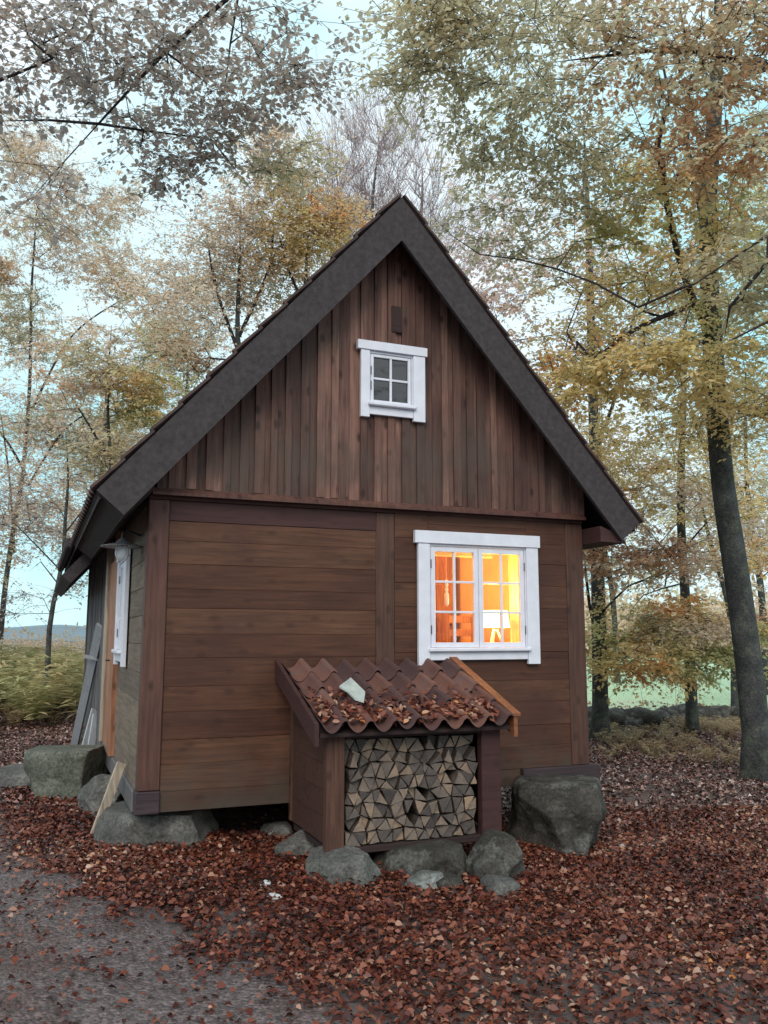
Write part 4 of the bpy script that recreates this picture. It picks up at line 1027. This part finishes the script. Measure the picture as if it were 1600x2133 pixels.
# ---- right: the big leaning beech
b0 = gpix(1582, 1622); d0 = float((b0-CAM) @ FW)
grow_tree('beech_tree', 'large leaning beech with thick grey trunk at the right edge', b0,
 [([b0+[0, 0, -.15], *T([(1568, 1450, d0), (1535, 1200, d0+.1), (1505, 1000, d0+.2), (1490, 800, d0+.3), (1475, 480, d0+.4), (1490, 200, d0+.3), (1500, -150, d0+.3)])], .185, .07),
  (T([(1478, 700, d0+.3), (1420, 560, d0-.3), (1385, 400, d0-.6), (1370, 300, d0-.8), (1395, 200, d0-.9), (1375, 110, d0-1)]), .05, .03),
  (T([(1476, 480, d0+.4), (1430, 300, d0+.8), (1440, 150, d0+1)]), .06, .03),
  (T([(1490, 170, d0+.3), (1600, 140, d0-.2), (1500, 118, d0-1.2), (1400, 100, d0-1.5), (1300, 112, d0-1.6), (1150, 130, d0-1.6)]), .055, .012),
  (T([(1480, 620, d0+.3), (1380, 660, d0-.2), (1300, 700, d0-.6), (1180, 800, d0-.8)]), .04, .015)],
 [blob_px(1200, 130, 9.2, 1.7, 1.0, 1.6, 95, 'sage'), blob_px(1010, 70, 8.8, 1.0, .65, 1.3, 70, 'sage'), blob_px(870, 60, 8.6, .55, .45, 1.0, 36, 'sage'),
  blob_px(1430, 70, 9.0, 1.2, .6, 1.2, 80, 'rust'), blob_px(1560, 200, 9.6, 1.0, 1.0, 1.5, 70, 'sage'),
  blob_px(1140, 320, 9.8, .9, .9, 1.3, 52, 'sage'), blob_px(1130, 460, 10.3, .7, .6, 1.2, 34, 'sage'),
  blob_px(1480, 450, 11, 1.3, 1.3, 1.6, 90, 'green'), blob_px(1330, 560, 10.8, 1.3, .8, 1.4, 60, 'gold'),
  blob_px(1530, 700, 10.6, 1.2, .8, 1.4, 60, 'green'), blob_px(1250, 760, 10.6, 1.0, .5, 1.1, 50, 'gold'), blob_px(1500, 860, 10.8, 1.2, .4, 1.3, 55, 'gold')],
 'sage', .060, 30, 3, k=4)
# ---- right: second trunk close to the cabin
b0 = gpix(1250, 1540); d0 = float((b0-CAM) @ FW)
grow_tree('beech_tree', 'straight dark trunked beech just right of the cabin wall', b0,
 [([b0+[0, 0, -.1], *T([(1250, 1400, d0), (1245, 1200, d0), (1240, 1000, d0+.1), (1232, 700, d0+.2), (1225, 450, d0+.3), (1215, 250, d0+.3)])], .155, .04),
  (T([(1243, 1330, d0), (1228, 1260, d0+.1), (1216, 1150, d0+.2)]), .035, .02),
  (T([(1243, 1290, d0), (1310, 1220, d0-.5), (1400, 1190, d0-.8)]), .025, .012),
  (T([(1236, 950, d0+.1), (1290, 800, d0+.6), (1330, 600, d0+.8)]), .04, .02)],
 [blob_px(1240, 560, 14.5, 1.9, 1.5, 1.8, 80, 'rust'), blob_px(1080, 560, 14.5, 1.5, 1.4, 1.5, 55, 'pink'), blob_px(1210, 960, 13.2, 1.2, 1.0, 1.3, 60, 'gold'),
  blob_px(1290, 1180, 13.6, .9, .6, 1.2, 36, 'rust'), blob_px(1250, 1080, 13.6, .35, .6, .6, 30, 'rust'), blob_px(1380, 1050, 13.8, 1.3, .8, 1.5, 50, 'tan')],
 'rust', .075, 26, 4)
# ---- right: third trunk with low green sprays
b0 = gpix(1441, 1528); d0 = float((b0-CAM) @ FW)
grow_tree('beech_tree', 'slender beech with low olive sprays in front of the pale field', b0,
 [([b0+[0, 0, -.1], *T([(1438, 1400, d0), (1428, 1250, d0), (1418, 1050, d0), (1425, 800, d0+.2), (1430, 550, d0+.2)])], .115, .03),
  (T([(1430, 1290, d0), (1340, 1340, d0-.6), (1280, 1390, d0-.9)]), .022, .008), (T([(1430, 1270, d0), (1490, 1300, d0-.4), (1545, 1370, d0-.6)]), .022, .008),
  (T([(1424, 1215, d0), (1340, 1240, d0-.4), (1300, 1290, d0-.6)]), .02, .008), (T([(1420, 1150, d0), (1480, 1080, d0-.3), (1560, 1010, d0-.5)]), .022, .01)],
 [blob_px(1330, 1375, 14.3, 1.1, .34, 1.5, 62, 'gold'), blob_px(1480, 1380, 14.6, .9, .34, 1.3, 52, 'green'), blob_px(1410, 1310, 14.8, 1.4, .28, 1.3, 52, 'tan'), blob_px(1290, 1330, 15, .7, .3, 1.2, 28, 'green'), blob_px(1400, 1270, 15.2, 1.5, .3, 1.4, 36, 'gold'),
  blob_px(1420, 1170, 14.8, 1.4, .4, 1.2, 36, 'tan'), blob_px(1430, 930, 15, 1.5, 1.0, 1.5, 70, 'gold'), blob_px(1400, 700, 15.2, 1.5, 1.2, 1.5, 60, 'tan'), blob_px(1550, 1080, 15, .9, 1.0, 1.2, 50, 'gold')],
 'gold', .075, 26, 5)
# ---- right far: dark trunk behind the leaning one, and edge tree
b0 = gpix(1531, 1500); d0 = float((b0-CAM) @ FW)
grow_tree('young_tree', 'thin dark trunk half hidden behind the leaning beech', b0,
 [([b0+[0, 0, -.1], *T([(1528, 1350, d0), (1515, 1250, d0), (1480, 1130, d0), (1450, 1000, d0+.4)])], .10, .03)],
 [blob_px(1560, 1180, d0, 1.2, .7, 1.3, 40, 'tan'), blob_px(1500, 1000, d0, 1.5, 1.0, 1.5, 40, 'tan'), blob_px(1560, 1330, d0-.5, .5, .5, .6, 26, 'green')], 'tan', .08, 24, 6)
b0 = gpix(1680, 1480); d0 = float((b0-CAM) @ FW)
grow_tree('beech_tree', 'orange leaved beech reaching in at the right edge by the field', b0,
 [([b0+[0, 0, -.1], *T([(1675, 1200, d0), (1680, 800, d0), (1660, 400, d0)])], .14, .04)],
 [blob_px(1600, 1300, d0-.5, .7, .5, 1, 50, 'rust'), blob_px(1620, 900, d0, 1.6, 2.4, 1.8, 90, 'sage'), blob_px(1600, 480, d0, 1.8, 2.0, 1.8, 80, 'green'), blob_px(1600, 1150, d0, 1.2, .8, 1.2, 40, 'tan')], 'sage', .085, 26, 7)
# ---- behind the roof: twiggy almost bare crown
b0 = np.array([7.2, 16.0, gz(7.2, 16)]); d0 = float((b0-CAM) @ FW)
grow_tree('bare_tree', 'nearly bare pinkish twigged tree rising behind the roof ridge', b0,
 [([b0, *T([(790, 900, d0), (785, 650, d0), (775, 450, d0), (790, 300, d0)])], .22, .05), (T([(786, 700, d0), (720, 500, d0), (700, 350, d0)]), .07, .03), (T([(786, 680, d0), (870, 480, d0), (880, 350, d0)]), .07, .03)],
 [blob_px(790, 380, d0, 2.0, 1.9, 2.2, 210, 'pink'), blob_px(700, 480, d0, 1.6, 1.6, 2, 110, 'pink'), blob_px(900, 520, d0, 1.8, 1.6, 2, 110, 'pink')], 'pink', .07, 5, 8, twigmat=M_twig_pale, tw_len=1.0, tr=.0055, subtw=6, rise=1.1)
# ---- behind the roof left: tan leaved tree
b0 = np.array([1.9, 13.5, gz(1.9, 13.5)]); d0 = float((b0-CAM) @ FW)
grow_tree('birch_tree', 'tan leaved tree with forked trunk behind the left roof slope', b0,
 [([b0, *T([(500, 900, d0), (495, 700, d0), (500, 520, d0), (500, 420, d0)])], .13, .035), (T([(500, 740, d0), (450, 600, d0), (430, 480, d0)]), .05, .02), (T([(498, 700, d0), (560, 560, d0), (570, 450, d0)]), .05, .02)],
 [blob_px(500, 520, d0, 1.5, 1.4, 1.6, 100, 'tan'), blob_px(420, 600, d0, 1.1, 1.2, 1.4, 60, 'tan'), blob_px(590, 520, d0, 1.2, 1.0, 1.4, 60, 'tan'), blob_px(380, 760, d0, .9, 1.0, 1.2, 44, 'sage')], 'tan', .075, 20, 9, dens=2.6, tw_len=.7)
b0 = np.array([4.6, 12.0, gz(4.6, 12)]); d0 = float((b0-CAM) @ FW)
grow_tree('beech_tree', 'golden leaved tree close behind the roof, left of the ridge', b0,
 [([b0, *T([(640, 900, d0), (635, 650, d0), (640, 520, d0), (650, 400, d0)])], .11, .03), (T([(636, 640, d0), (600, 560, d0), (580, 480, d0)]), .04, .02)],
 [blob_px(640, 470, d0, 1.1, .9, 1.2, 70, 'gold'), blob_px(600, 330, d0, 1.1, .7, 1.2, 46, 'tan'), blob_px(700, 450, d0, .6, .5, .8, 26, 'rust')], 'gold', .07, 26, 10, dens=2.6)
# ---- left: big mixed crown trees
b0 = gpix(-6, 1412); d0 = float((b0-CAM) @ FW)
grow_tree('beech_tree', 'wide crowned beech with forked trunk at the left edge', b0,
 [([b0, *T([(8, 1250, d0), (24, 1130, d0), (48, 980, d0), (62, 800, d0), (66, 600, d0), (80, 400, d0)])], .10, .03),
  (T([(30, 1150, d0), (20, 1000, d0-.3), (0, 850, d0-.4)]), .045, .02), (T([(60, 1010, d0), (130, 900, d0-.3), (200, 850, d0-.6)]), .045, .02), (T([(68, 850, d0), (150, 700, d0-.4), (260, 620, d0-.8)]), .045, .02), (T([(55, 990, d0), (0, 900, d0), (-90, 830, d0)]), .05, .02)],
 [blob_px(110, 480, d0, 1.8, 1.5, 1.8, 110, 'tan'), blob_px(40, 680, d0, 1.2, 1.3, 1.6, 80, 'sage'), blob_px(240, 560, d0-.8, 1.1, 1.0, 1.3, 60, 'tan'), blob_px(330, 700, d0-1, .8, .7, 1.0, 44, 'green'),
  blob_px(120, 880, d0, 1.3, 1.0, 1.4, 70, 'sage'), blob_px(20, 300, d0, 1.3, 1.3, 1.6, 60, 'tan'), blob_px(230, 420, d0, 1.5, .8, 1.6, 40, 'tan'), blob_px(90, 340, d0, 1.5, .9, 1.6, 40, 'tan'), blob_px(60, 880, d0, 1.2, .9, 1.4, 34, 'tan'), blob_px(0, 560, d0-2, .5, .6, .8, 30, 'rust'), blob_px(230, 900, d0, 1.0, .9, 1.3, 44, 'sage')],
 'tan', .075, 26, 12, dens=2.6)
b0 = np.array([-1.75, 11.5, gz(-1.75, 11.5)]); d0 = float((b0-CAM) @ FW); b0 = at(100, 1440, 17); b0[2] = gz(b0[0], b0[1]); d0 = float((b0-CAM) @ FW)
grow_tree('young_tree', 'slender dark leaning tree standing against the sky left of the cabin', b0,
 [([b0, *T([(103, 1310, d0), (120, 1220, d0), (132, 1160, d0), (136, 1080, d0), (142, 1000, d0), (138, 900, d0)])], .065, .02),
  (T([(128, 1190, d0), (80, 1140, d0-.2), (20, 1080, d0-.2)]), .018, .008), (T([(136, 1110, d0), (175, 1060, d0), (210, 1020, d0)]), .018, .008), (T([(120, 1215, d0), (85, 1170, d0), (60, 1190, d0)]), .015, .006)],
 [blob_px(130, 960, d0, 1.3, .8, 1.2, 46, 'tan'), blob_px(60, 1080, d0, .9, .6, 1.0, 30, 'dark'), blob_px(165, 1180, d0, .4, .8, .8, 20, 'dark'), blob_px(60, 1250, d0, .9, .5, .8, 16, 'dark')], 'tan', .06, 12, 13, tw_len=.6)
b0 = at(260, 1300, 16.5); b0[2] = gz(b0[0], b0[1]); d0 = 16.5
grow_tree('young_tree', 'thin green leaved tree directly behind the left eave', b0,
 [([b0, *T([(235, 1100, d0), (230, 950, d0), (225, 850, d0), (240, 720, d0)])], .08, .02), (T([(230, 960, d0), (170, 860, d0), (130, 800, d0)]), .03, .012)],
 [blob_px(290, 830, d0, .8, .6, 1.0, 44, 'green'), blob_px(200, 780, d0, 1.2, .9, 1.2, 60, 'tan'), blob_px(250, 960, d0, 1.0, .5, 1, 34, 'sage'), blob_px(350, 640, d0, 1.0, 1.0, 1.2, 40, 'tan')], 'tan', .075, 22, 14, dens=2.6)
# ---- overhanging limbs of two trees that stand behind the photographer
b0 = np.array([1.9, -9.6, gz(1.9, -9.6)])
grow_tree('beech_tree', 'beech whose long dark limbs hang into the top left from beside the path', b0,
 [([b0, b0+[0, 0, 3.2], b0+[-.3, .3, 6.5], b0+[-.3, .8, 9.5]], .24, .10),
  ([b0+[-.3, .3, 6.3], *T([(760, -500, 5.2), (600, -190, 6.6), (470, 0, 7.2), (345, 108, 7.4), (205, 258, 7.6), (75, 402, 7.8)])], .060, .015),
  (T([(345, 108, 7.4), (440, 180, 7.5), (370, 95, 7.5)])[:2], .012, .008),
  (T([(205, 258, 7.6), (300, 272, 7.8), (440, 290, 8.0), (520, 390, 8.2)]), .014, .006),
  (T([(500, -30, 7.2), (480, 90, 7.3), (462, 240, 7.4)]), .012, .005),
  (T([(205, 258, 7.6), (100, 250, 7.5), (0, 252, 7.5)]), .014, .008)],
 [blob_px(300, 60, 7.4, .85, .38, 1.0, 74, 'dark'), blob_px(500, 110, 7.5, .5, .45, .8, 40, 'dark'), blob_px(430, 300, 7.9, .75, .34, .9, 64, 'dark'), blob_px(620, 190, 7.8, .50, .18, .6, 22, 'dark'),
  blob_px(230, 170, 7.5, .6, .35, .8, 44, 'dark'), blob_px(160, 60, 7.4, .5, .4, .8, 30, 'dark'), blob_px(340, 370, 8.0, .4, .2, .6, 18, 'dark'), blob_px(560, 340, 8.1, .5, .25, .6, 26, 'sage'), ((5.2, -9.0, 6.6), (2.2, 1.8, 1.6), 50), ((0, -10.5, 7.5), (2.4, 2, 1.5), 40)],  # last two lobes: unseen, added behind the camera for the gable panes to reflect
 'dark', .056, 21, 15, dens=1.15, clump=.5, k=8, tw_len=.38, tr=.0028)
b0 = np.array([-4.6, -4.6, gz(-4.6, -4.6)])
grow_tree('beech_tree', 'beech left of the path whose limb reaches in at the left edge', b0,
 [([b0, b0+[0, 0, 3.5], b0+[.2, .2, 7.5]], .22, .10),
  ([b0+[0, 0, 4.2], *T([(-300, 260, 6.6), (-60, 188, 6.8), (30, 155, 6.9), (110, 122, 7.0), (152, 55, 7.1), (160, -30, 7.1)])], .05, .010),
  (T([(152, 60, 7.1), (90, 90, 7.2), (60, 40, 7.2)]), .010, .006), (T([(110, 122, 7.0), (60, 80, 7.0), (40, 0, 7.0)]), .012, .006)],
 [blob_px(60, 60, 7.0, .55, .35, .9, 46, 'dark'), blob_px(120, 430, 6.0, .20, .22, .3, 8, 'dark'), blob_px(0, 130, 7.0, .5, .25, .7, 16, 'dark'), blob_px(-150, 200, 6.8, .6, .6, .8, 24, 'dark')],
 'dark', .056, 20, 16, dens=1.15, clump=.5, k=8, tw_len=.36, tr=.0028)
b0 = np.array([7.6, -3.6, gz(7.6, -3.6)])
grow_tree('beech_tree', 'beech outside the right edge whose long bare limbs slant into view', b0,
 [([b0, b0+[0, 0, 2.5], b0+[-.1, 0, 5.5], b0+[-.2, .2, 9]], .24, .10),
  ([b0+[0, 0, 2.3], *T([(1760, 400, 8.0), (1600, 490, 8.3), (1450, 590, 8.6), (1360, 640, 8.9), (1280, 680, 9.1)])], .04, .008),
  ([b0+[0, 0, 1.9], *T([(1760, 640, 8.0), (1600, 670, 8.2), (1520, 710, 8.4), (1420, 800, 8.7), (1320, 900, 9.0)])], .035, .006),
  (T([(1420, 600, 8.7), (1330, 640, 9.2), (1240, 590, 9.5), (1160, 560, 9.7), (1080, 540, 9.8), (1000, 530, 9.9), (940, 490, 10.0), (895, 445, 10.0)]), .016, .004),
  (T([(1600, 545, 8.0), (1520, 640, 8.4), (1510, 700, 8.6)]), .02, .01)],
 [blob_px(1560, 560, 8.6, .9, .5, .9, 36, 'sage'), blob_px(1450, 760, 8.9, .9, .35, .9, 44, 'gold'), blob_px(1220, 800, 9.2, .6, .3, .8, 30, 'gold'), blob_px(1550, 300, 8.6, .8, .6, 1.0, 36, 'sage'), blob_px(1340, 430, 9.6, .7, .4, .8, 26, 'green')],
 'sage', .065, 26, 17, k=6, tw_len=.42, tr=.003)
# ---- farther trees that close the wood between the near ones
far = [(-3.4, 15.5, 'tan', 9.5, 'cream tan tree just beyond the bracken, nearest the left eave'), (0.8, 17.5, 'tan', 11, 'cream leaved tree behind the middle of the left roof slope'), (-5.6, 14, 'sage', 9.5, 'pale green grey tree at the left edge beyond the bracken'),
       (8.6, 19, 'tan', 12.5, 'pale tan tree behind the right roof slope, nearest of the far ones'), (-6, 19, 'tan', 10.5, 'tan tree beyond the bracken at the left edge'), (3.6, 21, 'tan', 13, 'thin tan tree behind the left roof slope'),
       (-8, 24, 'tan', 11, 'tall tan tree far left beyond the bracken'), (-3.5, 27, 'pink', 12, 'pinkish tree far behind the bracken on the left'), (1.5, 25, 'tan', 12, 'pale tree far behind the left eave'),
       (6, 28, 'pink', 13, 'tall thin pale tree far behind the ridge'), (11.5, 24, 'rust', 12, 'tall russet tree far behind the right roof slope'), (15, 21, 'tan', 11, 'tan tree beyond the stone wall, left of the field'),
       (19, 19, 'gold', 11, 'golden tree beyond the stone wall at mid field'), (20, 13, 'sage', 11, 'green grey tree beyond the wall at the right edge')]
for i, (x, y, pal_, h, lab) in enumerate(far):
    b0 = np.array([x, y, gz(x, y)]); z0 = b0[2]; lean = R.uniform(-.6, .6)
    grow_tree('forest_tree', lab, b0, [([b0, b0+[lean*.2, 0, h*.3], b0+[lean, .2, h*.6], b0+[lean*.7, 0, h*.95]], .13, .03)],
      [((x+lean, y, z0+h*.64), (2.5, 2.2, h*.30), 170, pal_), ((x-1.3, y, z0+h*.48), (1.6, 1.6, h*.15), 44, 'tan'), ((x+1.4, y, z0+h*.45), (1.6, 1.6, h*.14), 44, pal_)],
      pal_, .10, 18, 40+i, 'forest trees behind the cabin', tw_len=.9, tr=.006, twigmat=M_twig_pale if pal_ in ('pink', 'tan') else None)

# ------------------------------------------------------------------ old stone wall at the edge of the wood
wroot = None; V = []; q = MB(); rw = random.Random(5)
bm = bmesh.new()
for i in range(150):
    t_ = i/149; px = 1200+t_*520; P0 = gpix(px, 1512+8*math.sin(t_*9)); s_ = rw.uniform(.16, .32)
    mtx = Matrix.Translation((P0[0]+rw.uniform(-.12, .12), P0[1]+rw.uniform(-.3, .3), P0[2]+rw.uniform(.02, .26))) @ Matrix.Rotation(rw.uniform(0, 6), 4, 'Z') @ Matrix.Diagonal((s_*1.3, s_, s_*.7, 1))
    bmesh.ops.create_icosphere(bm, subdivisions=2, radius=1, matrix=mtx)
for v in bm.verts: v.co += Vector((mnoise.noise(v.co*3), mnoise.noise(v.co*3+Vector((5, 5, 5))), mnoise.noise(v.co*3+Vector((9, 1, 5)))))*.09
bm.verts.index_update()
tag(meshobj('stone_wall', [v.co[:] for v in bm.verts], [[v.index for v in f.verts] for f in bm.faces], M_stone_dark, None, True, loc=tuple(gpix(1440, 1512))), 'low dark mossy field wall between the wood and the pale field', 'stone wall'); bm.free()

# ------------------------------------------------------------------ bracken, dry grass
def fronds(name, pts, mats, h, seed, green=True, spread=.6, nf=7):
    rg = np.random.default_rng(seed); Vs = []
    for (x, y) in pts:
        z = gz(x, y)
        for f_ in range(nf):
            a = rg.uniform(0, 2*math.pi); L_ = h*rg.uniform(.6, 1.2); m_ = 11; t = np.linspace(.15, 1, m_)
            dx = np.array([math.cos(a), math.sin(a), 0]); rise = np.stack([dx[0]*spread*t**1.5, dx[1]*spread*t**1.5, np.sin(t*1.7)*.9], 1)*L_
            base = np.array([x, y, z])+rise; sd = np.array([-dx[1], dx[0], 0])
            for sg in (-1, 1):
                A = sd*sg*.9+dx*.45+np.array([0, 0, .05])+rg.normal(0, .12, (m_, 3)); A /= np.linalg.norm(A, axis=1)[:, None]
                N_ = np.tile([0, 0, 1.], (m_, 1))+rg.normal(0, .2, (m_, 3)); ln = L_*.34*np.sin(np.clip(1.15-t, 0, 1)*2.2)+.02
                Vs.append(leafgeo(base, A, N_, ln, ln*.0+.055*h, 4, .1, .3))
    return tag(ngons(name, np.concatenate(Vs), mats, loc=(0, 0, 0)), kind='stuff')
M_frond = leafmat('bracken_fronds', [(.22, .24, .11), (.42, .43, .21), (.60, .56, .31), (.70, .55, .34)], trans=.4)
M_frond_dry = leafmat('dry_bracken', [(.30, .20, .12), (.42, .31, .18), (.56, .44, .27), (.36, .34, .20)], trans=.3)
pts = []
for i in range(330):
    px = rng.uniform(-140, 300); d = rng.uniform(15.5+1.5*math.sin(px*.05)+rng.uniform(0, 2), 25); P = CAM+(FW+RT*((px-800)/FPX))*d; pts.append((P[0], P[1]))
fronds('bracken', pts[:150], M_frond, .72, 3)
fronds('bracken', pts[180:280], M_frond, 1.15, 8, nf=4, spread=.45)
fronds('dry_bracken', [(x, y-1.6) for x, y in pts[280:]], M_frond_dry, .4, 18, nf=5)
pts = []
for i in range(300):
    px = rng.uniform(1230, 1750); d = 19-6.5*rng.random()**1.8; P = CAM+(FW+RT*((px-800)/FPX))*d; pts.append((P[0], P[1]))
fronds('dry_bracken', pts, M_frond_dry, .24, 4, nf=6)
# low scrub that closes the clearing on the left
rgs = np.random.default_rng(19); V_ = []
for i in range(170):
    a = math.radians(rgs.uniform(-16, 14)); rr_ = rgs.uniform(27, 36); x, y = -.8+rr_*math.sin(a), -7+rr_*math.cos(a); n_ = 120
    P = np.array([x, y, gz(x, y)+.55])+rgs.normal(0, 1, (n_, 3))*[.8, .8, .45]; V_.append(leafgeo(P, rnd_unit(n_), rnd_unit(n_), np.full(n_, .16), np.full(n_, .09), 4))
tag(ngons('undergrowth', np.concatenate(V_), LM['tan'], loc=(0, 0, 0)), kind='stuff')
# hedge and scrub at the far side of the field
pts = []
for i in range(260):
    a = math.radians(rng.uniform(15, 80)); rr_ = rng.uniform(52, 60); pts.append((-.8+rr_*math.sin(a), -7+rr_*math.cos(a)))
V_ = []; rgx = np.random.default_rng(9)
for (x, y) in pts:
    z = fz(x, y); n = 130; c = np.array([x, y, z+1.4]); P = c+rgx.normal(0, 1, (n, 3))*[1.5, 1.5, 1.0]; A = rnd_unit(n); V_.append(leafgeo(P, A, rnd_unit(n), np.full(n, .45), np.full(n, .3), 4))
tag(ngons('hedge', np.concatenate(V_), LM['tan'], loc=(0, 0, 0)), kind='stuff')
print('objects', len(bpy.data.objects), 'polys', sum(len(m.polygons) for m in bpy.data.meshes))
